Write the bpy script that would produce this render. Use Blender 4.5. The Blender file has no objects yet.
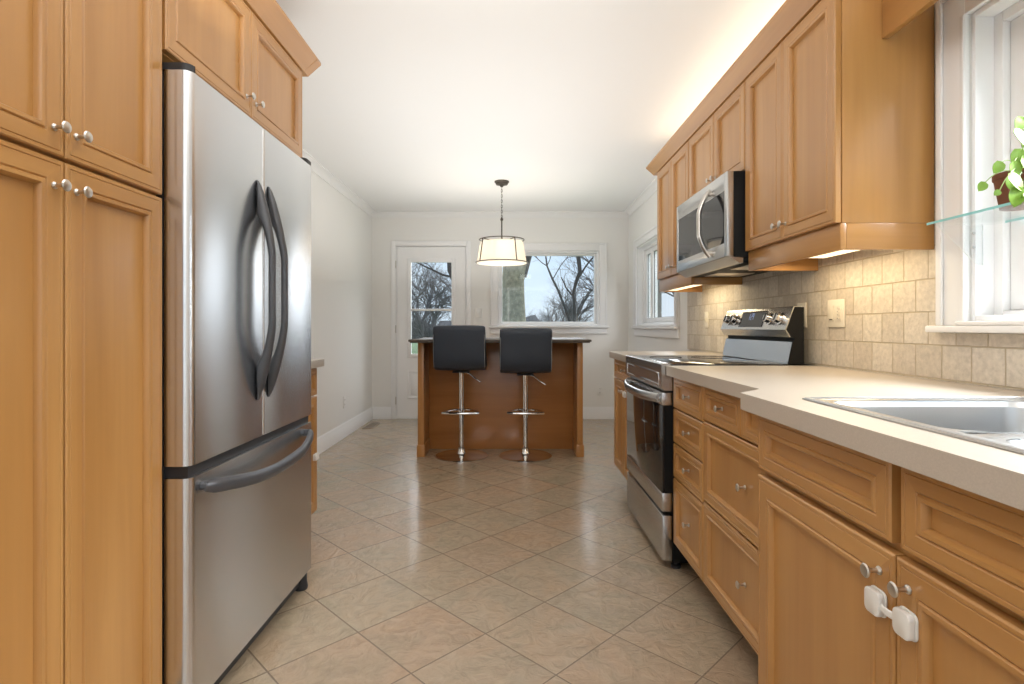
import bpy, bmesh, math, random
from mathutils import Vector, Matrix
random.seed(7)
R = math.radians
scn = bpy.context.scene
COL = scn.collection

# ------------------------------------------------------------------ camera
H = 1.085
cam_d = bpy.data.cameras.new('camera'); cam = bpy.data.objects.new('camera', cam_d); COL.objects.link(cam)
cam_d.sensor_width = 36; cam_d.lens = 36*548/1024
cam_d.shift_x = 0.0; cam_d.shift_y = -15/1024
cam_d.clip_start = .02; cam_d.clip_end = 400
cam.location = (0, 0, H); cam.rotation_euler = (R(90), 0, 0)
scn.camera = cam

# ------------------------------------------------------------------ view, world, lights
scn.view_settings.view_transform = 'Standard'; scn.view_settings.look = 'None'
scn.view_settings.exposure = 0.25; scn.view_settings.gamma = 1.0
scn.view_settings.use_curve_mapping = False

world = bpy.data.worlds.new('sky'); scn.world = world; world.use_nodes = True
nt = world.node_tree; nt.nodes.clear()
w_out = nt.nodes.new('ShaderNodeOutputWorld'); w_bg = nt.nodes.new('ShaderNodeBackground')
w_tc = nt.nodes.new('ShaderNodeTexCoord'); w_sep = nt.nodes.new('ShaderNodeSeparateXYZ')
w_noise = nt.nodes.new('ShaderNodeTexNoise'); w_noise.inputs['Scale'].default_value = 5.0; w_noise.inputs['Detail'].default_value = 4
w_add = nt.nodes.new('ShaderNodeMath'); w_add.operation = 'MULTIPLY_ADD'; w_add.inputs[1].default_value = .35
w_ramp = nt.nodes.new('ShaderNodeValToRGB')
w_ramp.color_ramp.elements[0].position = .12; w_ramp.color_ramp.elements[0].color = (.80, .91, 1.0, 1)
w_ramp.color_ramp.elements[1].position = .50; w_ramp.color_ramp.elements[1].color = (.52, .75, 1.0, 1)
nt.links.new(w_tc.outputs['Generated'], w_sep.inputs[0]); nt.links.new(w_tc.outputs['Generated'], w_noise.inputs['Vector'])
nt.links.new(w_noise.outputs['Fac'], w_add.inputs[0]); nt.links.new(w_sep.outputs['Z'], w_add.inputs[2])
nt.links.new(w_add.outputs[0], w_ramp.inputs[0]); nt.links.new(w_ramp.outputs[0], w_bg.inputs[0])
nt.links.new(w_bg.outputs[0], w_out.inputs[0])
w_bg.inputs[1].default_value = 0.92

def area(name, loc, rot, sx, sy, power, color=(1, 1, 1), spread=180):
    d = bpy.data.lights.new(name, 'AREA'); d.shape = 'RECTANGLE'; d.size = sx; d.size_y = sy
    d.energy = power; d.color = color; d.spread = R(spread)
    o = bpy.data.objects.new(name, d); o.location = loc; o.rotation_euler = rot; COL.objects.link(o); return o
def point(name, loc, power, color, r=.04):
    d = bpy.data.lights.new(name, 'POINT'); d.energy = power; d.color = color; d.shadow_soft_size = r
    o = bpy.data.objects.new(name, d); o.location = loc; COL.objects.link(o); return o
area('added_fill_rear', (-.1, -2.42, 1.35), (R(90), 0, R(180)), 2.5, 1.7, 42, (.97, .985, 1.0))  # added fill from behind the camera, set in the unseen rear opening
area('added_bounce_fill', (-.15, .7, 1.99), (R(180), 0, 0), 1.2, 2.0, 30, (1.0, .985, .96))  # added fill aimed up at the ceiling to even out the brightness
area('added_bounce_fill_dining', (-.15, 4.1, 1.50), (R(180), 0, 0), 1.9, 3.6, 24, (1.0, .985, .96))  # second added upward fill, floating over the dining end without a fixture
area('added_downlight_rear', (-.1, -1.2, 2.40), (0, 0, 0), 1.2, 1.2, 14, (1.0, .96, .90))  # added downward fill behind the camera, with no lamp fitting
area('daylight_sink_window', (2.55, .95, 2.85), (0, R(50), 0), 1.5, 1.6, 270, (.95, .98, 1.0))
area('cove_light', (1.20, 2.85, 2.225), (R(180), 0, 0), .18, 2.1, 3.4, (1.0, .89, .70))
area('under_cabinet_lamp_near', (1.20, 2.10, 1.362), (0, 0, 0), .10, .55, 2.0, (1.0, .80, .50))
area('under_cabinet_lamp_far', (1.20, 3.58, 1.362), (0, 0, 0), .10, .50, 1.8, (1.0, .84, .56))
point('pendant_bulb', (-.095, 5.10, 1.77), 4.4, (1.0, .89, .76), .05)
sun_d = bpy.data.lights.new('overcast_sky_glow', 'SUN'); sun_d.energy = 4.5; sun_d.angle = R(70); sun_d.color = (.95, .98, 1.0)
sun = bpy.data.objects.new('overcast_sky_glow', sun_d); sun.rotation_euler = (R(-52), 0, R(-20)); COL.objects.link(sun)

# ------------------------------------------------------------------ materials
def nmat(name):
    m = bpy.data.materials.new(name); m.use_nodes = True
    n = m.node_tree.nodes; b = n['Principled BSDF']
    return m, n, m.node_tree.links, b
def plain(name, col, rough=.5, metal=0, bump=0, bscale=60, spec=.5, coat=0, var=0, vscale=8, emit=None, estr=0):
    m, n, l, b = nmat(name)
    b.inputs['Base Color'].default_value = (*col, 1); b.inputs['Roughness'].default_value = rough
    b.inputs['Metallic'].default_value = metal; b.inputs['Specular IOR Level'].default_value = spec
    b.inputs['Coat Weight'].default_value = coat; b.inputs['Coat Roughness'].default_value = .15
    tc = n.new('ShaderNodeTexCoord')
    ns = n.new('ShaderNodeTexNoise'); ns.inputs['Scale'].default_value = vscale; ns.inputs['Detail'].default_value = 4
    l.new(tc.outputs['Object'], ns.inputs['Vector'])
    if var:
        mx = n.new('ShaderNodeMix'); mx.data_type = 'RGBA'
        mx.inputs[6].default_value = (*[max(0, c*(1-var)) for c in col], 1); mx.inputs[7].default_value = (*[min(1, c*(1+var)) for c in col], 1)
        l.new(ns.outputs['Fac'], mx.inputs[0]); l.new(mx.outputs[2], b.inputs['Base Color'])
    if bump:
        nb = n.new('ShaderNodeTexNoise'); nb.inputs['Scale'].default_value = bscale; nb.inputs['Detail'].default_value = 3
        l.new(tc.outputs['Object'], nb.inputs['Vector'])
        bp = n.new('ShaderNodeBump'); bp.inputs['Strength'].default_value = bump; bp.inputs['Distance'].default_value = .002
        l.new(nb.outputs['Fac'], bp.inputs['Height']); l.new(bp.outputs['Normal'], b.inputs['Normal'])
    if emit:
        b.inputs['Emission Color'].default_value = (*emit, 1); b.inputs['Emission Strength'].default_value = estr
    return m
def wood(name, axis, c0, c1, rough=.32):
    m, n, l, b = nmat(name)
    tc = n.new('ShaderNodeTexCoord'); oi = n.new('ShaderNodeObjectInfo')
    ad = n.new('ShaderNodeVectorMath'); ad.operation = 'ADD'
    ml = n.new('ShaderNodeVectorMath'); ml.operation = 'SCALE'; ml.inputs['Scale'].default_value = 7
    cb = n.new('ShaderNodeCombineXYZ')
    for i in range(3): l.new(oi.outputs['Random'], cb.inputs[i])
    l.new(cb.outputs[0], ml.inputs[0]); l.new(tc.outputs['Object'], ad.inputs[0]); l.new(ml.outputs[0], ad.inputs[1])
    mp = n.new('ShaderNodeMapping'); s = [9, 9, 9]; s[axis] = .8; mp.inputs['Scale'].default_value = s
    l.new(ad.outputs[0], mp.inputs['Vector'])
    n1 = n.new('ShaderNodeTexNoise'); n1.inputs['Scale'].default_value = 1.0; n1.inputs['Detail'].default_value = 5; n1.inputs['Distortion'].default_value = .6
    l.new(mp.outputs[0], n1.inputs['Vector'])
    mp2 = n.new('ShaderNodeMapping'); s2 = [70, 70, 70]; s2[axis] = 3; mp2.inputs['Scale'].default_value = s2
    l.new(ad.outputs[0], mp2.inputs['Vector'])
    n2 = n.new('ShaderNodeTexNoise'); n2.inputs['Scale'].default_value = 1.0; n2.inputs['Detail'].default_value = 3
    l.new(mp2.outputs[0], n2.inputs['Vector'])
    r1 = n.new('ShaderNodeValToRGB'); r1.color_ramp.elements[0].position = .28; r1.color_ramp.elements[1].position = .72
    r1.color_ramp.elements[0].color = (*c0, 1); r1.color_ramp.elements[1].color = (*c1, 1)
    l.new(n1.outputs['Fac'], r1.inputs[0])
    mr = n.new('ShaderNodeMapRange'); mr.inputs[1].default_value = .3; mr.inputs[2].default_value = .7; mr.inputs[3].default_value = .965; mr.inputs[4].default_value = 1.02
    l.new(n2.outputs['Fac'], mr.inputs[0])
    mx = n.new('ShaderNodeMix'); mx.data_type = 'RGBA'; mx.blend_type = 'MULTIPLY'; mx.inputs[0].default_value = 1
    l.new(r1.outputs[0], mx.inputs[6]); l.new(mr.outputs[0], mx.inputs[7]); l.new(mx.outputs[2], b.inputs['Base Color'])
    b.inputs['Roughness'].default_value = rough; b.inputs['Specular IOR Level'].default_value = .45; b.inputs['Coat Weight'].default_value = .35; b.inputs['Coat Roughness'].default_value = .18
    return m
WC0, WC1 = (.415, .198, .056), (.52, .272, .088)
WZ = wood('honey_wood_upright', 2, WC0, WC1); WY = wood('honey_wood_along', 1, WC0, WC1); WX = wood('honey_wood_across', 0, WC0, WC1)
IW0, IW1 = (.35, .135, .035), (.45, .190, .055)
IZ = wood('island_wood_upright', 2, (.40, .175, .045), (.50, .235, .07)); IX = wood('island_wood_across', 0, IW0, IW1)

WALL = plain('wall_paint', (.865, .858, .832), .75, bump=.08, bscale=180)
CEIL = plain('ceiling_paint', (.86, .86, .85), .85, bump=.08, bscale=150)
TRIM = plain('white_trim_paint', (.90, .90, .90), .38)
STEEL = None
def steel(name, col, rough, aniso, axis_vec):
    m, n, l, b = nmat(name)
    b.inputs['Base Color'].default_value = (*col, 1); b.inputs['Metallic'].default_value = 1
    b.inputs['Roughness'].default_value = rough; b.inputs['Anisotropic'].default_value = aniso
    cb = n.new('ShaderNodeCombineXYZ')
    for i in range(3): cb.inputs[i].default_value = axis_vec[i]
    l.new(cb.outputs[0], b.inputs['Tangent'])
    tc = n.new('ShaderNodeTexCoord'); mp = n.new('ShaderNodeMapping')
    mp.inputs['Scale'].default_value = [4 if v else 500 for v in axis_vec]
    ns = n.new('ShaderNodeTexNoise'); ns.inputs['Scale'].default_value = 1; ns.inputs['Detail'].default_value = 2
    l.new(tc.outputs['Object'], mp.inputs[0]); l.new(mp.outputs[0], ns.inputs['Vector'])
    mr = n.new('ShaderNodeMapRange'); mr.inputs[3].default_value = rough*.96; mr.inputs[4].default_value = rough*1.04
    l.new(ns.outputs['Fac'], mr.inputs[0]); l.new(mr.outputs[0], b.inputs['Roughness'])
    return m
FSTEEL = steel('brushed_steel_upright', (.66, .67, .685), .25, .85, (0, 0, 1))
RSTEEL = steel('brushed_steel_along', (.58, .58, .575), .26, .6, (0, 1, 0))
SINKST = plain('satin_sink_steel', (.68, .69, .70), .28, 1)
CHROME = plain('chrome', (.78, .77, .76), .08, 1)
NICKEL = plain('brushed_nickel', (.62, .59, .55), .28, 1)
DGREY = plain('dark_grey_handle', (.085, .087, .095), .34, .35)
BLACK = plain('black_enamel', (.008, .008, .008), .5, spec=.2)
BPLAST = plain('black_plastic', (.02, .02, .022), .5)
BGLASS = plain('black_glass', (.012, .012, .013), .04, spec=.6)
COUNTER = plain('beige_laminate', (.50, .435, .365), .34, var=.14, vscale=420)
ICOUNT = plain('grey_brown_laminate', (.11, .092, .078), .5, var=.2, vscale=300)
LEATHER = plain('charcoal_leatherette', (.021, .030, .047), .42, bump=.25, bscale=220)
PIPING = plain('grey_piping', (.25, .25, .25), .5)
BRONZE = plain('aged_bronze', (.10, .085, .07), .4, .7)
PLATE = plain('ivory_plastic', (.80, .74, .62), .4)
WPLATE = plain('white_plastic', (.86, .85, .82), .4)
SLOT = plain('plate_slots', (.12, .10, .08), .5)
LOCKW = plain('child_lock_plastic', (.80, .78, .74), .35)
GAP = plain('dark_recess', (.02, .015, .012), .8)
VENTM = plain('vent_metal', (.42, .36, .29), .45, .4)
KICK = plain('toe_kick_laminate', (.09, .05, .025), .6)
DISPLAY = plain('oven_display', (.02, .02, .025), .1)
DIGIT = plain('display_digits', (.3, .4, .7), .4, emit=(.45, .6, 1), estr=.25)
LAMPON = plain('lamp_diffuser', (.9, .85, .7), .5, emit=(1, .83, .52), estr=1.3)
BULB = plain('lit_bulb', (1, .9, .7), .4, emit=(1, .86, .64), estr=4)
POT = plain('brown_terracotta', (.16, .055, .025), .7)
LEAF = plain('leaf_green', (.27, .46, .07), .4, var=.45, vscale=25)
STEM = plain('vine_stem', (.30, .40, .14), .5)
BARK = plain('grey_brown_bark', (.34, .285, .20), .9, bump=1, bscale=10, var=.75, vscale=9)
TWIG = plain('dark_bark', (.075, .065, .062), .9, var=.3, vscale=3)
FAR = plain('distant_bark', (.17, .15, .145), .95, var=.25, vscale=2)
GRASS = plain('winter_lawn', (.09, .15, .05), .95, var=.5, vscale=2)
HEDGE = plain('evergreen', (.06, .12, .06), .9, var=.5, vscale=6)
BRICKG = plain('grey_brick', (.20, .185, .17), .9, var=.3, vscale=12)
FROST = plain('acrylic_cut_edge', (.86, .90, .90), .3)
TEAL = plain('glass_edge_teal', (.30, .66, .66), .15, emit=(.1, .45, .45), estr=0)

def shade_mat():
    m, n, l, b = nmat('linen_shade')
    n.remove(b); out = n['Material Output']
    d = n.new('ShaderNodeBsdfDiffuse'); d.inputs[0].default_value = (.86, .82, .74, 1)
    t = n.new('ShaderNodeBsdfTranslucent'); t.inputs[0].default_value = (.92, .88, .82, 1)
    mx = n.new('ShaderNodeMixShader'); mx.inputs[0].default_value = .55
    l.new(d.outputs[0], mx.inputs[1]); l.new(t.outputs[0], mx.inputs[2]); l.new(mx.outputs[0], out.inputs[0])
    return m
SHADE = shade_mat()
def clear_mat(name, tint=(1, 1, 1), refl=.06):
    m, n, l, b = nmat(name)
    n.remove(b); out = n['Material Output']
    t = n.new('ShaderNodeBsdfTransparent'); t.inputs[0].default_value = (*tint, 1)
    g = n.new('ShaderNodeBsdfGlossy'); g.inputs['Roughness'].default_value = .02
    f = n.new('ShaderNodeLayerWeight'); f.inputs[0].default_value = .5
    pw = n.new('ShaderNodeMath'); pw.operation = 'POWER'; pw.inputs[1].default_value = 5; l.new(f.outputs['Facing'], pw.inputs[0])
    ma = n.new('ShaderNodeMath'); ma.operation = 'MULTIPLY_ADD'; ma.inputs[1].default_value = .5; ma.inputs[2].default_value = refl*.4; l.new(pw.outputs[0], ma.inputs[0])
    mx = n.new('ShaderNodeMixShader')
    l.new(ma.outputs[0], mx.inputs[0]); l.new(t.outputs[0], mx.inputs[1]); l.new(g.outputs[0], mx.inputs[2]); l.new(mx.outputs[0], out.inputs[0])
    return m
GLASS = clear_mat('window_glass'); SHELFG = clear_mat('shelf_glass', (.975, .993, .99)); ACRYL = clear_mat('clear_acrylic', (.975, .98, .98))

def floor_mat():
    m, n, l, b = nmat('slate_look_tiles')
    tc = n.new('ShaderNodeTexCoord'); mp = n.new('ShaderNodeMapping')
    mp.inputs['Rotation'].default_value = (0, 0, R(-45)); mp.inputs['Location'].default_value = (-1.62, -1.111, 0)
    l.new(tc.outputs['Object'], mp.inputs[0])
    br = n.new('ShaderNodeTexBrick'); br.offset = 0; br.squash = 1
    br.inputs['Scale'].default_value = 1; br.inputs['Mortar Size'].default_value = .0026; br.inputs['Mortar Smooth'].default_value = .15
    br.inputs['Brick Width'].default_value = .315; br.inputs['Row Height'].default_value = .3262
    br.inputs['Color1'].default_value = (0, 0, 0, 1); br.inputs['Color2'].default_value = (1, 1, 1, 1); br.inputs['Mortar'].default_value = (.5, .5, .5, 1)
    l.new(mp.outputs[0], br.inputs['Vector'])
    tone = n.new('ShaderNodeValToRGB'); e = tone.color_ramp.elements
    e[0].position = 0; e[0].color = (.43, .335, .235, 1); e[1].position = 1; e[1].color = (.41, .305, .208, 1)
    x = e.new(.35); x.color = (.405, .33, .232, 1); x = e.new(.7); x.color = (.44, .328, .225, 1)
    l.new(br.outputs['Color'], tone.inputs[0])
    # per-tile offset so the slate figure breaks at the joints
    ofs = n.new('ShaderNodeVectorMath'); ofs.operation = 'MULTIPLY_ADD'; ofs.inputs[1].default_value = (13, 13, 13)
    l.new(br.outputs['Color'], ofs.inputs[0]); l.new(mp.outputs[0], ofs.inputs[2])
    def noise(sc, det, ro, di):
        q = n.new('ShaderNodeTexNoise'); q.inputs['Scale'].default_value = sc; q.inputs['Detail'].default_value = det
        q.inputs['Roughness'].default_value = ro; q.inputs['Distortion'].default_value = di; l.new(ofs.outputs[0], q.inputs['Vector']); return q
    n1 = noise(4.5, 5, .55, .8)          # clouds of olive and rust inside a tile
    cl = n.new('ShaderNodeValToRGB'); e = cl.color_ramp.elements
    e[0].position = .30; e[0].color = (.86, .90, .88, 1); e[1].position = .74; e[1].color = (1.07, .97, .89, 1)
    x = e.new(.5); x.color = (1.02, 1.0, .98, 1)
    l.new(n1.outputs['Fac'], cl.inputs[0])
    mu = n.new('ShaderNodeMix'); mu.data_type = 'RGBA'; mu.blend_type = 'MULTIPLY'; mu.inputs[0].default_value = 1
    l.new(tone.outputs[0], mu.inputs[6]); l.new(cl.outputs[0], mu.inputs[7])
    n2 = noise(13, 9, .62, 1.8)           # cleft slate relief
    mr = n.new('ShaderNodeMapRange'); mr.inputs[1].default_value = .3; mr.inputs[2].default_value = .7; mr.inputs[3].default_value = .88; mr.inputs[4].default_value = 1.12
    l.new(n2.outputs['Fac'], mr.inputs[0])
    ve = n.new('ShaderNodeMix'); ve.data_type = 'RGBA'; ve.blend_type = 'MULTIPLY'; ve.inputs[0].default_value = 1
    l.new(mu.outputs[2], ve.inputs[6]); l.new(mr.outputs[0], ve.inputs[7])
    gr = n.new('ShaderNodeMix'); gr.data_type = 'RGBA'; gr.inputs[7].default_value = (.24, .18, .125, 1)
    l.new(br.outputs['Fac'], gr.inputs[0]); l.new(ve.outputs[2], gr.inputs[6]); l.new(gr.outputs[2], b.inputs['Base Color'])
    b.inputs['Roughness'].default_value = .21
    h1 = n.new('ShaderNodeMath'); h1.operation = 'MULTIPLY_ADD'; h1.inputs[1].default_value = .8
    l.new(n2.outputs['Fac'], h1.inputs[0])
    inv = n.new('ShaderNodeMath'); inv.operation = 'SUBTRACT'; inv.inputs[0].default_value = 1; l.new(br.outputs['Fac'], inv.inputs[1])
    l.new(inv.outputs[0], h1.inputs[2])
    bp = n.new('ShaderNodeBump'); bp.inputs['Strength'].default_value = 1.0; bp.inputs['Distance'].default_value = .009
    l.new(h1.outputs[0], bp.inputs['Height']); l.new(bp.outputs['Normal'], b.inputs['Normal'])
    b.inputs['Specular IOR Level'].default_value = .8; b.inputs['Coat Weight'].default_value = .35; b.inputs['Coat Roughness'].default_value = .16
    return m
def splash_mat():
    m, n, l, b = nmat('tumbled_stone_tiles')
    tc = n.new('ShaderNodeTexCoord'); sp = n.new('ShaderNodeSeparateXYZ'); cb = n.new('ShaderNodeCombineXYZ')
    l.new(tc.outputs['Object'], sp.inputs[0])
    ay = n.new('ShaderNodeMath'); ay.operation = 'ADD'; ay.inputs[1].default_value = 10.0-1.710
    az = n.new('ShaderNodeMath'); az.operation = 'ADD'; az.inputs[1].default_value = 1.072-.920
    l.new(sp.outputs['Y'], ay.inputs[0]); l.new(sp.outputs['Z'], az.inputs[0])
    l.new(ay.outputs[0], cb.inputs[0]); l.new(az.outputs[0], cb.inputs[1])
    br = n.new('ShaderNodeTexBrick'); br.offset = .5
    br.inputs['Scale'].default_value = 1; br.inputs['Mortar Size'].default_value = .0028; br.inputs['Mortar Smooth'].default_value = .4
    br.inputs['Brick Width'].default_value = .112; br.inputs['Row Height'].default_value = .1072
    br.inputs['Color1'].default_value = (0, 0, 0, 1); br.inputs['Color2'].default_value = (1, 1, 1, 1); br.inputs['Mortar'].default_value = (.5, .5, .5, 1)
    l.new(cb.outputs[0], br.inputs['Vector'])
    tone = n.new('ShaderNodeMix'); tone.data_type = 'RGBA'
    tone.inputs[6].default_value = (.58, .51, .42, 1); tone.inputs[7].default_value = (.70, .635, .54, 1); l.new(br.outputs['Color'], tone.inputs[0])
    n1 = n.new('ShaderNodeTexNoise'); n1.inputs['Scale'].default_value = 62; n1.inputs['Detail'].default_value = 6; n1.inputs['Roughness'].default_value = .6
    l.new(tc.outputs['Object'], n1.inputs['Vector'])
    mr = n.new('ShaderNodeMapRange'); mr.inputs[1].default_value = .33; mr.inputs[2].default_value = .7; mr.inputs[3].default_value = .85; mr.inputs[4].default_value = 1.10
    l.new(n1.outputs['Fac'], mr.inputs[0])
    mu = n.new('ShaderNodeMix'); mu.data_type = 'RGBA'; mu.blend_type = 'MULTIPLY'; mu.inputs[0].default_value = 1
    l.new(tone.outputs[2], mu.inputs[6]); l.new(mr.outputs[0], mu.inputs[7])
    gr = n.new('ShaderNodeMix'); gr.data_type = 'RGBA'; gr.inputs[7].default_value = (.50, .42, .30, 1)
    l.new(br.outputs['Fac'], gr.inputs[0]); l.new(mu.outputs[2], gr.inputs[6]); l.new(gr.outputs[2], b.inputs['Base Color'])
    b.inputs['Roughness'].default_value = .62
    h1 = n.new('ShaderNodeMath'); h1.operation = 'MULTIPLY_ADD'; h1.inputs[1].default_value = .7
    inv = n.new('ShaderNodeMath'); inv.operation = 'SUBTRACT'; inv.inputs[0].default_value = 1; l.new(br.outputs['Fac'], inv.inputs[1])
    l.new(n1.outputs['Fac'], h1.inputs[0]); l.new(inv.outputs[0], h1.inputs[2])
    bp = n.new('ShaderNodeBump'); bp.inputs['Strength'].default_value = .8; bp.inputs['Distance'].default_value = .006
    l.new(h1.outputs[0], bp.inputs['Height']); l.new(bp.outputs['Normal'], b.inputs['Normal'])
    return m
FLOOR = floor_mat(); SPLASH = splash_mat()

# ------------------------------------------------------------------ mesh helpers
class G:
    def __init__(s): s.bm = bmesh.new()
    def _merge(s, t, mi):
        for f in t.faces: f.material_index = mi if mi is not None else f.material_index
        me = bpy.data.meshes.new('tmp'); t.to_mesh(me); t.free(); s.bm.from_mesh(me); bpy.data.meshes.remove(me); return s
    def box(s, x0, x1, y0, y1, z0, z1, bev=0, seg=2, mi=0):
        t = bmesh.new(); bmesh.ops.create_cube(t, size=1)
        for v in t.verts: v.co = ((x0+x1)/2+v.co.x*(x1-x0), (y0+y1)/2+v.co.y*(y1-y0), (z0+z1)/2+v.co.z*(z1-z0))
        if bev: bmesh.ops.bevel(t, geom=t.edges[:], offset=bev, segments=seg, affect='EDGES', profile=.5)
        return s._merge(t, mi)
    def prism(s, pts, axis, a0, a1, bev=0, seg=2, mi=0):
        # pts: 2D polygon in the two other axes (in xyz order), extruded along axis
        t = bmesh.new()
        def mk(p, a):
            c = list(p); c.insert(axis, a); return t.verts.new(c)
        A = [mk(p, a0) for p in pts]; B = [mk(p, a1) for p in pts]; k = len(pts)
        t.faces.new(A); t.faces.new(B[::-1])
        for i in range(k): t.faces.new((A[i], B[i], B[(i+1) % k], A[(i+1) % k]))
        bmesh.ops.recalc_face_normals(t, faces=t.faces[:])
        if bev: bmesh.ops.bevel(t, geom=t.edges[:], offset=bev, segments=seg, affect='EDGES', profile=.5)
        return s._merge(t, mi)
    def lathe(s, prof, o, d=(0, 0, 1), n=20, mi=0):
        t = bmesh.new(); d = Vector(d).normalized(); q = Vector((0, 0, 1)).rotation_difference(d); o = Vector(o)
        rings = []
        for r, h in prof:
            if r < 1e-6: rings.append([t.verts.new(o+d*h)])
            else: rings.append([t.verts.new(o+q @ Vector((r*math.cos(2*math.pi*i/n), r*math.sin(2*math.pi*i/n), h))) for i in range(n)])
        for a, b in zip(rings, rings[1:]):
            for i in range(n):
                j = (i+1) % n
                if len(a) == 1 and len(b) == 1: continue
                if len(a) == 1: t.faces.new((a[0], b[i], b[j]))
                elif len(b) == 1: t.faces.new((a[i], a[j], b[0]))
                else: t.faces.new((a[i], a[j], b[j], b[i]))
        for r in (rings[0], rings[-1]):
            if len(r) > 1: t.faces.new(r)
        bmesh.ops.recalc_face_normals(t, faces=t.faces[:]); return s._merge(t, mi)
    def cyl(s, p0, p1, r0, r1=None, n=14, mi=0):
        p0, p1 = Vector(p0), Vector(p1)
        return s.lathe([(r0, 0), (r0 if r1 is None else r1, (p1-p0).length)], p0, p1-p0, n, mi)
    def tube(s, pts, rad, n=8, mi=0, closed=False, flat=None):
        # rad: number or list; flat=(axis vector, factor) squashes along that axis
        t = bmesh.new(); pts = [Vector(p) for p in pts]; k = len(pts)
        if not isinstance(rad, (list, tuple)): rad = [rad]*k
        rings = []; ref = None
        for i, p in enumerate(pts):
            if closed: d = pts[(i+1) % k]-pts[i-1]
            else: d = pts[min(i+1, k-1)]-pts[max(i-1, 0)]
            d.normalize()
            if ref is None:
                ref = d.orthogonal().normalized() if flat is None else (Vector(flat[0])-d*d.dot(Vector(flat[0]))).normalized()
            ref = (ref-d*ref.dot(d)).normalized(); sd = d.cross(ref); fx = 1 if flat is None else flat[1]
            rings.append([t.verts.new(p+rad[i]*(ref*fx*math.cos(2*math.pi*j/n)+sd*math.sin(2*math.pi*j/n))) for j in range(n)])
        for a, b in (zip(rings, rings[1:]+rings[:1]) if closed else zip(rings, rings[1:])):
            for j in range(n): t.faces.new((a[j], a[(j+1) % n], b[(j+1) % n], b[j]))
        if not closed: t.faces.new(rings[0]); t.faces.new(rings[-1])
        bmesh.ops.recalc_face_normals(t, faces=t.faces[:]); return s._merge(t, mi)
    def panel(s, back, out, y0, y1, z0, z1, rings, mi_center=0):
        # framed front in a YZ plane; rings = (inset, depth above the back plane)
        t = bmesh.new(); L = []
        for a, d in rings:
            x = back+out*d
            L.append([t.verts.new(c) for c in ((x, y0+a, z0+a), (x, y1-a, z0+a), (x, y1-a, z1-a), (x, y0+a, z1-a))])
        for a, b in zip(L, L[1:]):
            for i in range(4):
                f = t.faces.new((a[i], a[(i+1) % 4], b[(i+1) % 4], b[i])); f.material_index = 1 if i in (0, 2) else 0
        f = t.faces.new(L[-1]); f.material_index = mi_center
        f = t.faces.new(L[0][::-1]); f.material_index = 0
        bmesh.ops.recalc_face_normals(t, faces=t.faces[:]); return s._merge(t, None)

def wpos(o):
    v = Vector((0, 0, 0))
    while o: v += o.location; o = o.parent
    return v
def obj(name, g, mats, parent=None, angle=32, flat=False):
    me = bpy.data.meshes.new(name); bm = g.bm
    for f in bm.faces: f.smooth = not flat
    for e in bm.edges:
        if len(e.link_faces) == 2: e.smooth = e.calc_face_angle(0) < R(angle)
    if parent is not None: bmesh.ops.translate(bm, verts=bm.verts[:], vec=-wpos(parent))
    bm.to_mesh(me); bm.free()
    for m in (mats if isinstance(mats, (list, tuple)) else [mats]): me.materials.append(m)
    o = bpy.data.objects.new(name, me); COL.objects.link(o)
    if parent is not None: o.parent = parent
    return o
def thing(name, label, cat, loc, group=None):
    o = bpy.data.objects.new(name, None); COL.objects.link(o); o.location = loc; o.empty_display_size = .1
    return tag(o, label, cat, group)
def tag(o, label, cat, group=None, kind=None):
    o['label'] = label; o['category'] = cat
    if group: o['group'] = group
    if kind: o['kind'] = kind
    return o
def struct(name, g, mats, label=None):
    o = obj(name, g, mats); o['kind'] = 'structure'
    if label: o['label'] = label
    return o
def struct_empty(name, loc, label=None):
    o = bpy.data.objects.new(name, None); COL.objects.link(o); o.location = loc; o['kind'] = 'structure'
    if label: o['label'] = label
    return o

# ------------------------------------------------------------------ room shell
XL, XR, YB, YF, ZC = -1.655, 1.372, 6.47, -2.55, 2.44
struct('floor', G().box(XL-.15, XR+.16, YF-.15, YB+.16, -.12, 0), FLOOR)
struct('ceiling', G().box(XL-.15, XR+.16, YF-.15, YB+.16, ZC, ZC+.12), CEIL)
struct('wall_left', G().box(XL-.15, XL, YF, YB, 0, ZC), WALL)
def wall_grid(g, lo, hi, u0, u1, z0, z1, holes, axis):
    # wall slab normal to `axis` (0=x, 1=y) with rectangular holes (ua, ub, za, zb)
    us = sorted({u0, u1, *[h[0] for h in holes], *[h[1] for h in holes]})
    for a, b in zip(us, us[1:]):
        cuts = sorted([(h[2], h[3]) for h in holes if h[0] < (a+b)/2 < h[1]]); z = z0
        for ca, cb in cuts+[(z1, z1)]:
            if ca > z+1e-6:
                if axis == 0: g.box(lo, hi, a, b, z, ca)
                else: g.box(a, b, lo, hi, z, ca)
            z = cb
# openings: sink window, dining side window, back door, back window, added rear opening for fill light
SW = (.28, 1.640, 1.09, 2.02); DW = (4.57, 5.99, 1.09, 1.955)
g = G(); wall_grid(g, XR, XR+.16, YF, YB, 0, ZC, [SW, DW], 0); wr = struct('wall_right', g, WALL)
DO = (-1.375, -.535, 0, 2.05); BW = (-.165, 1.03, 1.10, 1.985)
g = G(); wall_grid(g, YB, YB+.16, XL-.15, XR+.16, 0, ZC, [DO, BW], 1); struct('wall_back', g, WALL)
RW = (-1.35, 1.15, .45, 2.2)
g = G(); wall_grid(g, YF-.15, YF, XL-.15, XR+.16, 0, ZC, [RW], 1); struct('wall_rear', g, WALL)
# backsplash
g = G(); g.box(XR-.012, XR-.0005, .28, 1.735, .915, 1.066); g.box(XR-.012, XR-.0005, 1.735, 4.25, .915, 1.50)
obj('tile_backsplash', g, SPLASH, wr)

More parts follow.
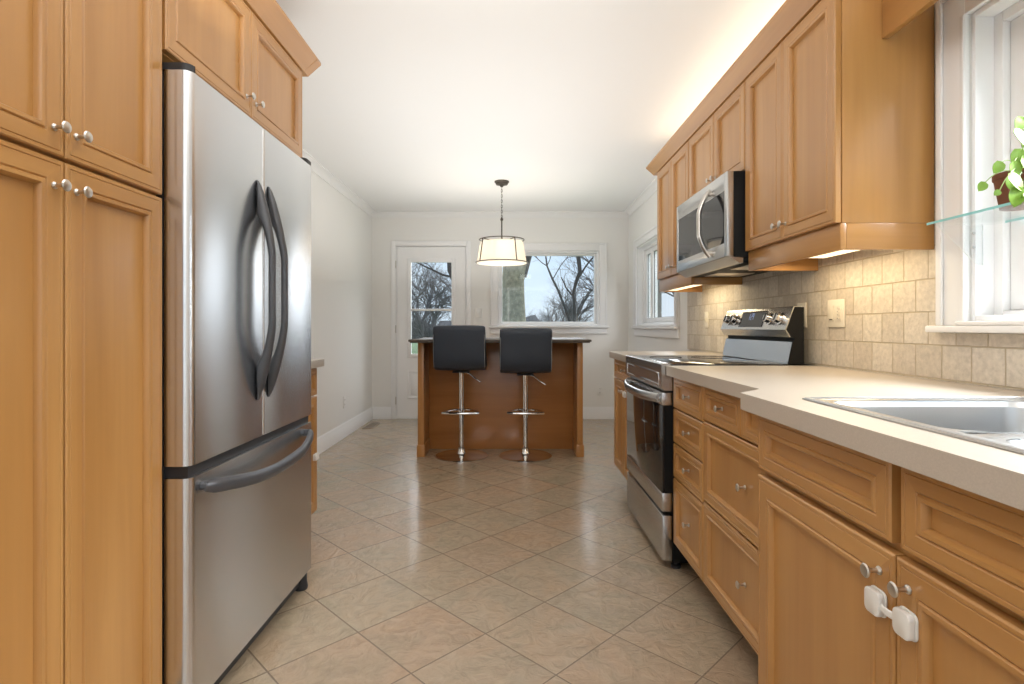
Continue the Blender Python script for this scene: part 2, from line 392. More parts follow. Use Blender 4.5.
# baseboards
def bb_profile(t=.016, h=.142):
    return [(0, 0), (t, 0), (t, h-.045), (t-.004, h-.038), (t-.004, h-.02), (t-.010, h-.008), (t-.011, h), (0, h)]
g = G(); g.prism([(XL+a, b) for a, b in bb_profile()], 1, 2.97, YB-.0005); struct('baseboard_left', g, TRIM)
g = G()
for xa, xb in ((XL+.017, -1.425), (-.48, XR-.0005)): g.prism([(YB-a, b) for a, b in bb_profile()], 0, xa, xb)
struct('baseboard_back', g, TRIM)
g = G(); g.prism([(XR-a, b) for a, b in bb_profile()], 1, 3.86, YB-.017); struct('baseboard_right', g, TRIM)
# cove at the ceiling
def cove(n=6, s=.065):
    p = [(0, ZC), (0, ZC-s)]
    for i in range(n+1):
        a = math.pi/2*i/n; p.append((.008+(s-.008)*(1-math.cos(a)), ZC-s+(s-.010)*math.sin(a)))
    p.append((s, ZC)); return p
struct('trim_1', G().prism([(XL+a, b) for a, b in cove()], 1, 2.5, YB-.066), CEIL)
struct('trim_2', G().prism([(YB-a, b) for a, b in cove()], 0, XL, XR), CEIL)
struct('trim_3', G().prism([(XR-a, b) for a, b in cove()], 1, 3.98, YB-.066), CEIL)

# ---- back window
def frame_xz(g, x0, x1, z0, z1, w, ya, yb, bev=.003):
    g.box(x0, x0+w, ya, yb, z0, z1, bev); g.box(x1-w, x1, ya, yb, z0, z1, bev)
    g.box(x0+w, x1-w, ya, yb, z0, z0+w, bev); g.box(x0+w, x1-w, ya, yb, z1-w, z1, bev)
w1 = struct_empty('window_1', (.43, YB, 1.1), 'wide white-cased picture window in the back wall')
g = G()
cw = .088
for xa, xb in ((BW[0]-cw, BW[0]), (BW[1], BW[1]+cw)):
    g.box(xa, xb, YB-.018, YB-.0005, 1.10, BW[3]+cw, .003); 
    s = -1 if xa < .3 else 1
    xo = xa if s < 0 else xb
    g.box(min(xo, xo-s*.022), max(xo, xo-s*.022), YB-.026, YB-.0182, 1.10, BW[3]+cw, .003)
g.box(BW[0], BW[1], YB-.018, YB-.0005, BW[3], BW[3]+cw, .003)
g.box(BW[0]-cw+.022, BW[1]+cw-.022, YB-.026, YB-.0182, BW[3]+cw-.022, BW[3]+cw, .003)
obj('casing', g, TRIM, w1)
g = G(); g.box(BW[0]-cw-.02, BW[1]+cw+.02, YB-.055, YB-.0005, 1.075, 1.0995, .006); obj('window_sill', g, TRIM, w1)
g = G(); g.box(BW[0]-cw, BW[1]+cw, YB-.018, YB-.0005, 1.005, 1.0745, .004); g.box(BW[0]-cw, BW[1]+cw, YB-.026, YB-.0185, 1.005, 1.022, .003); obj('apron', g, TRIM, w1)
g = G(); frame_xz(g, BW[0]+.0005, BW[1]-.0005, BW[2]+.0005, BW[3]-.0005, .022, YB+.001, YB+.158); frame_xz(g, BW[0]+.0225, BW[1]-.0225, BW[2]+.0225, BW[3]-.0225, .026, YB+.06, YB+.12)
obj('window_frame', g, TRIM, w1)
obj('glass', G().box(BW[0]+.04, BW[1]-.04, YB+.088, YB+.092, BW[2]+.04, BW[3]-.04), GLASS, w1)

# ---- back door
d1 = struct_empty('door_1', (-.955, YB, 0), 'white back door with a tall half-glazed light')
g = G()
g.box(DO[0]-.05, DO[0], YB-.018, YB-.0005, 0, DO[3]+.05, .003); g.box(DO[1], DO[1]+.05, YB-.018, YB-.0005, 0, DO[3]+.05, .003)
g.box(DO[0], DO[1], YB-.018, YB-.0005, DO[3], DO[3]+.05, .003)
obj('casing', g, TRIM, d1)
g = G(); g.box(DO[0], DO[0]+.012, YB, YB+.158, 0, DO[3]); g.box(DO[1]-.012, DO[1], YB, YB+.158, 0, DO[3]); g.box(DO[0]+.012, DO[1]-.012, YB, YB+.158, DO[3]-.012, DO[3]); g.box(DO[0]+.012, DO[1]-.012, YB+.01, YB+.158, 0, .015)
obj('door_jamb', g, TRIM, d1)
LX0, LX1 = DO[0]+.015, DO[1]-.015
GX0, GX1, GZ0, GZ1 = -1.195, -.712, .765, 1.852
YD0, YD1 = YB+.012, YB+.056
g = G()
g.box(LX0, GX0, YD0, YD1, .018, DO[3]-.016); g.box(GX1, LX1, YD0, YD1, .018, DO[3]-.016)
g.box(GX0, GX1, YD0, YD1, .018, GZ0); g.box(GX0, GX1, YD0, YD1, GZ1, DO[3]-.016)
for xa, xb in ((-1.24, -.985), (-.925, -.67)):   # two raised lower panels
    frame_xz(g, xa, xb, .235, .565, .02, YD0-.007, YD0+.001); g.box(xa+.045, xb-.045, YD0-.006, YD0+.001, .28, .52, .004)
frame_xz(g, GX0-.042, GX1+.042, GZ0-.042, GZ1+.042, .045, YD0-.014, YD0+.001, .004)
g.box(GX0, GX1, YD0-.01, YD0+.03, 1.275, 1.30, .004)
lf = obj('door_leaf', g, TRIM, d1)
obj('glass', G().box(GX0-.004, GX1+.004, YD0+.020, YD0+.024, GZ0-.004, GZ1+.004), GLASS, d1)
for z in (.22, 1.06, 1.82):
    g = G(); g.cyl((DO[0]+.008, YB-.024, z-.045), (DO[0]+.008, YB-.024, z+.045), .0055); obj('hinge', g, NICKEL, d1)
g = G(); g.lathe([(.028, 0), (.028, .008), (.012, .012), (.011, .03), (.026, .04), (.028, .052), (.018, .064), (0, .066)], (DO[1]-.08, YD0-.0005, .95), (0, -1, 0)); obj('door_knob', g, NICKEL, d1)

# ---- right-wall windows
def frame_yz(g, y0, y1, z0, z1, w, xa, xb, bev=.003):
    g.box(xa, xb, y0, y0+w, z0, z1, bev); g.box(xa, xb, y1-w, y1, z0, z1, bev)
    g.box(xa, xb, y0+w, y1-w, z0, z0+w, bev); g.box(xa, xb, y0+w, y1-w, z1-w, z1, bev)
def side_window(name, W, label, cw, mull):
    w = struct_empty(name, (XR, (W[0]+W[1])/2, W[2]), label)
    g = G()
    for ya, yb, s in ((W[0]-cw, W[0], -1), (W[1], W[1]+cw, 1)):
        g.box(XR-.018, XR-.0005, ya, yb, W[2], W[3]+cw, .003)
        yo = ya if s < 0 else yb
        g.box(XR-.028, XR-.0182, min(yo, yo-s*.024), max(yo, yo-s*.024), W[2], W[3]+cw, .004)
        yi = yb if s < 0 else ya
        g.box(XR-.022, XR-.0182, min(yi, yi+s*.014), max(yi, yi+s*.014), W[2], W[3], .002)
    g.box(XR-.018, XR-.0005, W[0], W[1], W[3], W[3]+cw, .003)
    g.box(XR-.028, XR-.0182, W[0]-cw+.024, W[1]+cw-.024, W[3]+cw-.024, W[3]+cw, .004)
    obj('casing', g, TRIM, w)
    g = G(); g.box(XR-.050, XR+.10, W[0]+.001, W[1]-.001, W[2]-.0005, W[2]+.012, .003)
    g.box(XR-.050, XR-.0125, W[0]-cw-.015, W[1]+cw+.015, W[2]-.022, W[2]-.0005, .005); obj('window_sill', g, TRIM, w)
    if name == 'window_3':
        g = G(); g.box(XR-.018, XR-.0005, W[0]-cw, W[1]+cw, W[2]-.10, W[2]-.0225, .004); obj('apron', g, TRIM, w)
    g = G(); frame_yz(g, W[0]+.0005, W[1]-.0005, W[2]+.0125, W[3]-.0005, .016, XR+.001, XR+.158)
    frame_yz(g, W[0]+.016, W[1]-.016, W[2]+.0126, W[3]-.016, .030, XR+.055, XR+.15)
    obj('window_frame', g, TRIM, w)
    ys = [W[0]+.046]+mull+[W[1]-.046]
    for a, b in zip(ys, ys[1:]):
        g = G(); frame_yz(g, a+.002, b-.002, W[2]+.044, W[3]-.047, .045, XR+.075, XR+.125, .004)
        sa = obj('sash', g, TRIM, w)
        g = G(); frame_yz(g, a+.045, b-.045, W[2]+.086, W[3]-.09, .006, XR+.090, XR+.096, 0); obj('gasket', g, BPLAST, sa)
        obj('pane', G().box(XR+.098, XR+.102, a+.04, b-.04, W[2]+.082, W[3]-.085), GLASS, sa)
    return w
side_window('window_2', SW, 'white-cased sink window at the right edge', .102, [.96])
side_window('window_3', DW, 'white-cased side window beyond the wall cabinets', .088, [5.68])
w4 = struct_empty('added_window_4', (-.1, YF, .45), 'wide unseen rear window added for fill light')  # unseen window, added so light can enter from behind the camera
g = G(); frame_xz(g, RW[0]+.0005, RW[1]-.0005, RW[2]+.0005, RW[3]-.0005, .06, YF-.149, YF-.02); g.box(-.13, -.07, YF-.12, YF-.06, .51, 2.14); obj('window_frame', g, TRIM, w4)
obj('glass', G().box(RW[0]+.05, RW[1]-.05, YF-.09, YF-.086, RW[2]+.05, RW[3]-.05), GLASS, w4)

# ------------------------------------------------------------------ cabinetry helpers
def rings(t, f, bead=True):
    return [(0, 0), (0, t-.003), (.003, t), (.009, t), (.0105, t-.0018), (.012, t), (f-.017, t), (f-.014, t-.003), (f-.011, t+.001),
            (f-.004, t+.001), (f-.0005, t-.005), (f+.0005, t-.013)]
def knob(out, x, y, z, parent, r=.0115):
    g = G(); g.lathe([(.0075, 0), (.0072, .002), (.0042, .005), (.0038, .014), (.0052, .019), (r-.001, .0225), (r+.0006, .0245), (r-.0015, .0268), (.004, .0278), (0, .0279)], (x, y, z), (out, 0, 0), 18)
    return obj('knob', g, NICKEL, parent)
def front(name, face, out, y0, y1, z0, z1, parent, f=.058, t=.02, kn=None, grain=0):
    g = G(); g.panel(face-out*t, out, y0, y1, z0, z1, rings(t, f), grain)
    o = obj(name, g, [WZ, WY], parent, 25)
    if kn: knob(out, face+(0 if kn[2] else 0)+out*.0005-(out*.010 if kn[2] else 0), kn[0], kn[1], o)
    return o

# ------------------------------------------------------------------ left: tall pantry
FX = -.905
pan = thing('pantry_cabinet', 'tall honey wood pantry with four panelled doors left of the refrigerator', 'cabinet', (-1.28, 1.11, 0))
g = G(); g.box(XL+.001, FX-.0205, .795, 1.425, .10, 2.19, .001); obj('body', g, WZ, pan)
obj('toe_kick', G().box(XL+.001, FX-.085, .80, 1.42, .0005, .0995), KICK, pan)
front('door', FX, 1, .800, 1.1085, 1.427, 2.183, pan, kn=(1.083, 1.480, False))
front('door', FX, 1, 1.1125, 1.420, 1.427, 2.183, pan, kn=(1.138, 1.480, False))
front('door', FX, 1, .800, 1.1085, .112, 1.4185, pan, kn=(1.083, 1.365, False))
front('door', FX, 1, 1.1125, 1.420, .112, 1.4185, pan, kn=(1.138, 1.365, False))

fc = thing('wall_cabinet', 'two-door honey wood cabinet over the refrigerator', 'cabinet', (-1.28, 1.90, 1.81))
g = G(); g.box(XL+.001, FX-.0205, 1.427, 2.37, 1.81, 2.19, .001); obj('body', g, WZ, fc)
front('door', FX, 1, 1.434, 1.9005, 1.812, 2.186, fc, kn=(1.868, 1.872, False))
front('door', FX, 1, 1.9045, 2.368, 1.812, 2.186, fc, kn=(1.938, 1.872, False))
# crown running over pantry and fridge cabinet
def crown_pts(face, out, z=2.1905):
    b = face-out*.018
    return [(b, z), (face+out*.006, z), (face+out*.012, z+.006), (face+out*.060, z+.050), (face+out*.062, z+.060), (b, z+.060)]
lc = tag(obj('crown_moulding', G().prism(crown_pts(FX, 1), 1, .795, 2.3708), WY), 'honey wood crown moulding along the tops of the left cabinets', 'moulding')
me_end = G().prism([(FX+.062, 2.2505), (FX+.062, 2.2405), (FX+.012, 2.1965), (FX+.006, 2.1905), (XL+.001, 2.1905), (XL+.001, 2.2505)], 1, 2.371, 2.42)
obj('return', me_end, WX, lc)

# ------------------------------------------------------------------ refrigerator
FXF = -.84
fr = thing('refrigerator', 'stainless steel french-door refrigerator with dark grey bowed handles', 'refrigerator', (-1.25, 1.865, 0))
g = G(); g.box(XL+.02, -.912, 1.436, 2.298, .03, 1.755, .004); obj('body', g, BPLAST, fr)
def fdoor(name, y0, y1, z0, z1, r0, r1):
    # plan outline with rounded outer edges
    p = [(-.908, y0)]
    for y, r, s in ((y0, r0, 1), (y1, r1, -1)):
        q = []
        for i in range(7):
            a = math.pi/2*i/6
            q.append((FXF-r+r*math.sin(a), y+s*(r-r*math.cos(a))))
        p += q if s > 0 else q[::-1]
    p.append((-.908, y1))
    g = G(); g.prism(p, 2, z0, z1); return obj(name, g, FSTEEL, fr, 40)
fd1 = fdoor('door', 1.430, 1.850, .720, 1.757, .024, .007)
fd2 = fdoor('door', 1.854, 2.302, .720, 1.757, .007, .012)
fz = fdoor('freezer_drawer', 1.430, 2.302, .080, .688, .024, .012)
g = G(); g.box(-.93, FXF-.012, 1.440, 2.292, .689, .719); obj('gasket', g, BPLAST, fr)
for y0, y1, nm in ((1.432, 1.457, 0), (2.235, 2.301, 1)):
    g = G()
    p = [(-.96, y0), (FXF-.026, y0)]+[(FXF-.026+.024*math.sin(a), y0+.024-.024*math.cos(a)) for a in [math.pi/2*i/5 for i in range(1, 6)]]+[(FXF-.003, y1-.0005), (FXF-.012, y1), (-.96, y1)]
    g.prism(p, 2, 1.7575, 1.778, .002, 1); obj('hinge_cover', g, BPLAST, fr)
obj('base_grille', G().box(-.95, -.875, 1.45, 2.28, .02, .079), BPLAST, fr)
for y in (1.47, 2.272):
    g = G(); g.lathe([(.026, 0), (.028, .01), (.024, .03), (.024, .0795)], (-.875, y, .0005), n=16); obj('foot', g, BPLAST, fr)
def bow_handle(door, yc, side):
    # bowed blade: solid foot at both ends, open between the bow and the door
    N, n = 40, 14; tb = bmesh.new(); rs = []
    for i in range(N+1):
        t = i/N; z = .845+(1.568-.845)*t; s = math.sin(math.pi*t)
        xo = .004+.060*min(1, s*1.15)**.75
        u = (t-.17)/.66
        xi = 0 if u <= 0 or u >= 1 else .042*min(1, math.sin(math.pi*u)*1.35)**.55
        xi = max(xi, .0006); e = min(t, 1-t)
        hw = (.005+.009*min(1, e/.06))*(1.0+.35*max(0, 1-abs(e-.13)/.09) if t < .5 else 1.0)
        yo = yc+side*(.008*s-.004)
        rs.append([tb.verts.new((FXF+(xo+xi)/2+(xo-xi)/2*math.cos(2*math.pi*j/n), yo+hw*math.sin(2*math.pi*j/n), z)) for j in range(n)])
    for p, q in zip(rs, rs[1:]):
        for j in range(n): tb.faces.new((p[j], p[(j+1) % n], q[(j+1) % n], q[j]))
    tb.faces.new(rs[0]); tb.faces.new(rs[-1]); bmesh.ops.recalc_face_normals(tb, faces=tb.faces[:])
    g = G(); g._merge(tb, 0); obj('handle', g, DGREY, door, 60)
bow_handle(fd1, 1.803, -1); bow_handle(fd2, 1.893, 1)
g = G(); pts, rad = [], []
for i in range(31):
    t = i/30; s = math.sin(math.pi*t)
    k = min(1, s*1.3)**.7
    pts.append((FXF+.012+.052*k, 1.475+t*.77, .655-.038*s)); rad.append(.020 if 0 < i < 30 else .012)
g.tube(pts, rad, 12, flat=((1, 0, 0), .6))
for t in (.015, .985):
    g.tube([(FXF+.0008, 1.475+t*.77, .655), (FXF+.02, 1.475+t*.77, .655)], .014, 10)
obj('handle', g, DGREY, fz)

# low cabinet beyond the fridge
lb = thing('base_cabinet', 'low honey wood cabinet just beyond the refrigerator against the left wall', 'cabinet', (-1.34, 2.63, 0))
LX = -1.042
g = G(); g.box(XL+.001, LX-.0205, 2.31, 2.935, .10, .873, .001); obj('body', g, WZ, lb)
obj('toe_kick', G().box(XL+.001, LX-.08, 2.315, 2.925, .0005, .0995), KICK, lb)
front('drawer', LX, 1, 2.315, 2.93, .725, .866, lb, .035, kn=(2.625, .80, True), grain=1)
front('door', LX, 1, 2.315, 2.621, .108, .718, lb, kn=(2.595, .66, False)); front('door', LX, 1, 2.625, 2.93, .108, .718, lb, kn=(2.655, .66, False))
g = G(); g.box(XL+.001, -1.010, 2.31, 2.952, .8745, .914, .003); tag(obj('worktop', g, COUNTER), 'small beige worktop on the low cabinet beyond the refrigerator', 'worktop')

def child_lock(face, out, y0, y1, z, label, size=1.0, slant=0.0):
    t = thing('child_safety_lock', label, 'child lock', (face, (y0+y1)/2, z))
    for y, dz in ((y0, -slant), (y1, slant)):
        g = G(); a, b = sorted((face+out*.0008, face+out*.005)); rq = []
        for cy, cz, a0 in ((1, 1, 0), (-1, 1, 90), (-1, -1, 180), (1, -1, 270)):
            rq += [(y+size*(cy*.010+.010*math.cos(R(a0+18*i))), z+dz+size*(cz*.012+.010*math.sin(R(a0+18*i)))) for i in range(6)]
        g.prism(rq, 0, a, b, .001, 1)
        rp = []
        for cy, cz, a0 in ((1, 1, 0), (-1, 1, 90), (-1, -1, 180), (1, -1, 270)):
            rp += [(y+size*(cy*.009+.010*math.cos(R(a0+18*i))), z+dz+size*(cz*.011+.010*math.sin(R(a0+18*i)))) for i in range(6)]
        a, b = sorted((face+out*.0052, face+out*.016)); g.prism(rp, 0, a, b, .0025, 2); obj('pad', g, LOCKW, t)
    a, b = face+out*.008, face+out*.013
    g = G(); g.tube([(a, y0+.012*size, z-slant), (b, y0+.03*size, z-slant*.6), (b, y1-.03*size, z+slant*.6), (a, y1-.012*size, z+slant)], .0065*size, 8, flat=((1, 0, 0), .4)); obj('strap', g, LOCKW, t)
    return t
child_lock(LX, 1, 2.88, 2.905, .400, 'white child lock on the low cabinet past the refrigerator', .8)

# ------------------------------------------------------------------ right: wall cabinets
UX = 1.04; UB = 1.062
def upper(label, y0, y1, z0, z1, split, knobs, rail):
    t = thing('wall_cabinet', label, 'cabinet', (1.21, (y0+y1)/2, z0))
    g = G(); g.box(UB, XR-.0135, y0, y1, z0, z1, .001); obj('body', g, WZ, t)
    ys = [y0+.002]+[s for s in split]+[y1-.002]
    for (a, b), k in zip(zip(ys, ys[1:]), knobs):
        front('door', UX, -1, a+.0015, b-.0015, z0+.002, z1-.004, t, kn=(k, z0+.058, False))
    if rail:
        g = G(); g.box(1.056, 1.076, y0, y1, rail, z0-.0005, .002); obj('light_rail', g, WY, t)
        for ya in (y0, y1-.018): obj('rail_return', G().box(1.0765, XR-.0135, ya, ya+.018, rail, z0-.0005, .002), WX, t)
    return t
c1 = upper('tall two-door wall cabinet nearest the sink window', 1.762, 2.449, 1.42, 2.19, [2.111], (2.140, 2.083), 1.335)
c2 = upper('short two-door wall cabinet over the microwave', 2.4505, 3.2295, 1.79, 2.19, [2.83], (2.858, 2.802), None)
c3 = upper('far two-door wall cabinet beyond the microwave', 3.231, 3.93, 1.42, 2.19, [3.584], (3.612, 3.556), 1.335)
rc = tag(obj('crown_moulding', G().prism(crown_pts(UX, -1), 1, 1.762, 3.9308), WY), 'honey wood crown moulding along the tops of the right wall cabinets', 'moulding')
obj('return', G().prism([(UX-.062, 2.2505), (UX-.062, 2.2405), (UX-.012, 2.1965), (UX-.006, 2.1905), (XR-.001, 2.1905), (XR-.001, 2.2505)], 1, 3.931, 4.0), WX, rc)
tag(obj('window_valance', G().box(1.188, 1.210, .10, 1.7605, 2.01, 2.25, .002), [WY]), 'honey wood valance board above the sink window', 'valance')
def under_light(y0, y1, label):
    t = thing('under_cabinet_light', label, 'light', (1.20, (y0+y1)/2, 1.395))
    obj('housing', G().box(1.0775, 1.175, y0, y1, 1.362, 1.4190, .003), WPLATE, t)
    obj('diffuser', G().box(1.080, 1.172, y0+.005, y1-.005, 1.343, 1.3615, .003), LAMPON, t)
under_light(1.785, 2.06, 'lit strip light beneath the wall cabinet by the sink window')
under_light(3.30, 3.90, 'lit strip light beneath the far wall cabinet')

# ------------------------------------------------------------------ microwave
mw = thing('microwave', 'stainless over-range microwave with black side and bowed handle', 'microwave', (1.16, 2.84, 1.385))
M0, M1, MX = 2.466, 3.224, .968
g = G(); g.box(MX+.03, XR-.0135, M0, M1, 1.400, 1.788, .003); g.box(MX+.075, XR-.0135, M0+.006, M1-.006, 1.376, 1.3998, .003); obj('body', g, BLACK, mw)
# front door with window cut-out
g = G()
a, b = MX, MX+.0295
g.box(a, b, M0, M0+.036, 1.405, 1.788, .002); g.box(a, b, M1-.028, M1, 1.405, 1.788, .002)
g.box(a, b, M0+.036, M1-.028, 1.405, 1.468, .002); g.box(a, b, M0+.036, M1-.028, 1.706, 1.788, .002)
dr = obj('door', g, RSTEEL, mw)
obj('window', G().box(MX+.003, MX+.020, M0+.0365, M1-.0285, 1.4685, 1.7055), BGLASS, dr)
g = G(); pts, rad = [], []
for i in range(25):
    t = i/24; s = math.sin(math.pi*t)
    pts.append((MX-.010-.052*min(1, s*1.15)**.8, 2.655+.004*s, 1.424+.321*t)); rad.append(.0155 if 1 < i < 23 else .012)
g.tube(pts, rad, 12, flat=((1, 0, 0), .65)); g.tube([(MX-.0005, 2.655, 1.44), (MX-.02, 2.655, 1.445)], .012, 10); g.tube([(MX-.0005, 2.655, 1.73), (MX-.02, 2.655, 1.725)], .012, 10)
obj('handle', g, NICKEL, dr)
g = G(); g.prism([(MX+.004, 1.4045), (MX+.028, 1.4045), (MX+.074, 1.398), (MX+.074, 1.374), (MX+.055, 1.374)], 1, M0+.002, M1-.002, .001, 1); obj('vent_lip', g, RSTEEL, mw)
for y in (2.56, 2.93): obj('grease_filter', G().box(1.10, 1.30, y, y+.20, 1.3725, 1.3755, .001), NICKEL, mw)
obj('lamp_cover', G().box(1.06, 1.085, 2.60, 2.72, 1.3725, 1.3755, .001), BPLAST, mw)

# ------------------------------------------------------------------ right: base cabinets and worktops
BX = .714; BB = .736
def base_body(t, x, y0, y1, kick=.075):
    g = G(); g.box(x, XR-.0005, y0, y1, .125, .870, .001); obj('body', g, WZ, t)
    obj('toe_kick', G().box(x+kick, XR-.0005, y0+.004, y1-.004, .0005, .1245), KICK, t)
# four-drawer stack beside the range
s1 = thing('drawer_cabinet', 'narrow four-drawer base cabinet beside the range', 'cabinet', (1.04, 2.24, 0))
base_body(s1, BB, 2.052, 2.428)
for z0, z1, kz in ((.730, .866, .798), (.577, .724, .650), (.424, .571, .497)):
    front('drawer', BX, -1, 2.054, 2.426, z0, z1, s1, .042, kn=(2.24, kz, True), grain=1)
front('drawer', BX, -1, 2.054, 2.426, .130, .418, s1, .048, kn=(2.24, .275, True), grain=0)
# wide drawers
s2 = thing('drawer_cabinet', 'wide base cabinet of deep drawers between the narrow drawer stack and sink cabinet', 'cabinet', (1.04, 1.73, 0))
base_body(s2, BB, 1.43, 2.050)
front('drawer', BX, -1, 1.715, 2.047, .740, .866, s2, .042, kn=(1.885, .803, True), grain=1)
front('false_front', BX, -1, 1.44, 1.709, .740, .866, s2, .042, grain=1)
front('drawer', BX, -1, 1.44, 2.047, .440, .733, s2, .050, kn=(1.70, .587, True), grain=0)
front('drawer', BX, -1, 1.44, 2.047, .130, .433, s2, .050, kn=(1.70, .285, True), grain=0)
# sink cabinet
SX = .624
s3 = thing('sink_cabinet', 'projecting honey wood sink base cabinet with two doors below false fronts', 'cabinet', (.98, .89, 0))
g = G()
g.box(SX+.022, SX+.042, .384, 1.396, .105, .870); g.box(SX+.042, XR-.0005, 1.378, 1.396, .105, .870); g.box(SX+.042, XR-.0005, .384, .402, .105, .870); g.box(SX+.042, XR-.0005, .402, 1.378, .105, .125)
obj('body', g, WZ, s3)
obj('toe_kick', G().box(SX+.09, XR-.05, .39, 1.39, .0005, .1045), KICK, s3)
front('false_front', SX, -1, .905, 1.392, .728, .864, s3, .050, grain=1); front('false_front', SX, -1, .388, .882, .728, .864, s3, .050, grain=1)
front('door', SX, -1, .8955, 1.392, .112, .712, s3, .062, kn=(.930, .672, False)); front('door', SX, -1, .388, .8915, .112, .712, s3, .062, kn=(.862, .672, False))
child_lock(SX, -1, .859, .929, .620, 'white child lock joining the two sink cabinet doors', 1.0, 0)
# far cabinet
s4 = thing('base_cabinet', 'narrow base cabinet beyond the range with a drawer and tall door', 'cabinet', (1.04, 3.51, 0))
base_body(s4, BB, 3.204, 3.833)
front('drawer', BX, -1, 3.208, 3.829, .740, .866, s4, .042, kn=(3.52, .803, True), grain=1)
front('door', BX, -1, 3.208, 3.517, .130, .733, s4, kn=(3.49, .67, False)); front('door', BX, -1, 3.520, 3.829, .130, .733, s4, kn=(3.55, .67, False))
child_lock(BX, -1, 3.43, 3.46, .66, 'white child lock on the base cabinet beyond the range', .8)

# worktops
CT0, CT1 = .8715, .914
SKX0, SKX1, SKY0, SKY1 = .700, 1.222, .425, 1.278     # cut-out
t = bmesh.new()
g = G()
g.prism([(.684, 2.428), (.684, 1.515), (.594, 1.425), (.594, SKY1), (XR-.0125, SKY1), (XR-.0125, 2.428)], 2, CT0, CT1)
g.box(.594, SKX0, SKY0, SKY1, CT0, CT1); g.box(SKX1, XR-.0125, SKY0, SKY1, CT0, CT1); g.box(.594, XR-.0125, .30, SKY0, CT0, CT1)
bmesh.ops.remove_doubles(g.bm, verts=g.bm.verts[:], dist=.0005)
tag(obj('worktop', g, COUNTER, flat=True), 'long beige laminate worktop around the sink with an angled step in its edge', 'worktop')
tag(obj('worktop', G().box(.684, XR-.0125, 3.2035, 3.85, CT0, CT1, .002), COUNTER), 'short beige laminate worktop beyond the range', 'worktop')

# sink
sk = thing('kitchen_sink', 'double-bowl stainless steel sink set into the worktop', 'sink', (.96, .85, .915))
def bowl(g, x0, x1, y0, y1, zt, zb, r=.05):
    def ring(off, z, rr):
        p = []; X0, X1, Y0, Y1 = x0+off, x1-off, y0+off, y1-off
        for cx, cy, a0 in ((X1-rr, Y1-rr, 0), (X0+rr, Y1-rr, 90), (X0+rr, Y0+rr, 180), (X1-rr, Y0+rr, 270)):
            for i in range(6):
                a = R(a0+i*18); p.append((cx+rr*math.cos(a), cy+rr*math.sin(a), z))
        return p
    t = bmesh.new(); rs = [[t.verts.new(c) for c in ring(o, z, rr)] for o, z, rr in ((0, zt, r), (.006, zt-.012, r), (.014, zb+.03, r), (.024, zb+.008, r), (.05, zb, r*.9))]
    for a, b in zip(rs, rs[1:]):
        for i in range(24): t.faces.new((a[i], b[i], b[(i+1) % 24], a[(i+1) % 24]))
    t.faces.new(rs[-1][::-1]); bmesh.ops.recalc_face_normals(t, faces=t.faces[:])
    for f in t.faces: f.normal_flip() if f.normal.z < -.3 else None
    return g._merge(t, 0)
B1 = (.715, 1.165, .885, 1.255); B2 = (.715, 1.165, .445, .825)
g = G(); bowl(g, *B1, .915, .735); obj('bowl', g, SINKST, sk)
g = G(); bowl(g, *B2, .915, .735); obj('bowl', g, SINKST, sk)
# rim as flat ring pieces with a raised bead
g = G()
zr0, zr1 = .9146, .9176
x0, x1, y0, y1 = .684, 1.240, .408, 1.293
g.box(x0, B1[0]+.001, y0, y1, zr0, zr1, .001); g.box(B1[1]-.001, x1, y0, y1, zr0, zr1, .001)
g.box(B1[0]+.001, B1[1]-.001, B1[3]-.001, y1, zr0, zr1, .001); g.box(B1[0]+.001, B1[1]-.001, y0, B2[2]+.001, zr0, zr1, .001)
g.box(B1[0]+.001, B1[1]-.001, B2[3]-.001, B1[2]+.001, zr0-.012, zr1-.004, .003)
for cx, cy, sx, sy in ((B1[0], B1[3], 1, -1), (B1[1], B1[3], -1, -1), (B2[0], B2[2], 1, 1), (B2[1], B2[2], -1, 1), (B1[0], B1[2], 1, 1), (B1[1], B1[2], -1, 1), (B2[0], B2[3], 1, -1), (B2[1], B2[3], -1, -1)):
    pts = [(cx, cy)]+[(cx+sx*(.05-.05*math.cos(a)), cy+sy*(.05-.05*math.sin(a))) for a in [math.pi/2*i/5 for i in range(6)]]
    g.prism(pts, 2, zr0, zr1-.0005)
g.tube([(x0+.006, y0+.006, zr1), (x1-.006, y0+.006, zr1), (x1-.006, y1-.006, zr1), (x0+.006, y1-.006, zr1)], .0035, 8, closed=True)
obj('rim', g, SINKST, sk)

# ------------------------------------------------------------------ range
rg = thing('kitchen_range', 'stainless electric range with black glass oven door and backguard knobs', 'range', (1.0, 2.815, 0))
R0, R1, RX = 2.436, 3.194, .668
g = G(); g.box(.716, 1.30, R0, R1, .035, .905, .002); obj('body', g, BLACK, rg)
for x, y in ((.74, R0+.04), (.74, R1-.04)):
    obj('foot', G().lathe([(.022, 0), (.022, .012), (.012, .016), (.012, .036)], (x, y, .0005)), BPLAST, rg)
# cooktop
g = G(); g.box(.690, 1.228, R0+.001, R1-.001, .9055, .920, .003); ct = obj('cooktop', g, BGLASS, rg)
for cx, cy, rr in ((.84, 2.62, .105), (.84, 3.0, .085), (1.09, 2.62, .085), (1.09, 3.0, .105)):
    g = G(); g.tube([(cx+rr*math.cos(2*math.pi*i/32), cy+rr*math.sin(2*math.pi*i/32), .9201) for i in range(32)], .0004, 4, closed=True); obj('burner_ring', g, BLACK, ct)
# control fascia strip at the top front (sloped)
g = G(); g.prism([(.662, .921), (.700, .924), (.716, .9052), (.716, .800), (.676, .800), (.664, .815)], 1, R0, R1, .002, 1); fa = obj('front_fascia', g, RSTEEL, rg)
g = G(); frame_yz(g, R0+.04, R1-.04, .822, .880, .006, .6615, .6655, .001); obj('fascia_trim', g, CHROME, fa)
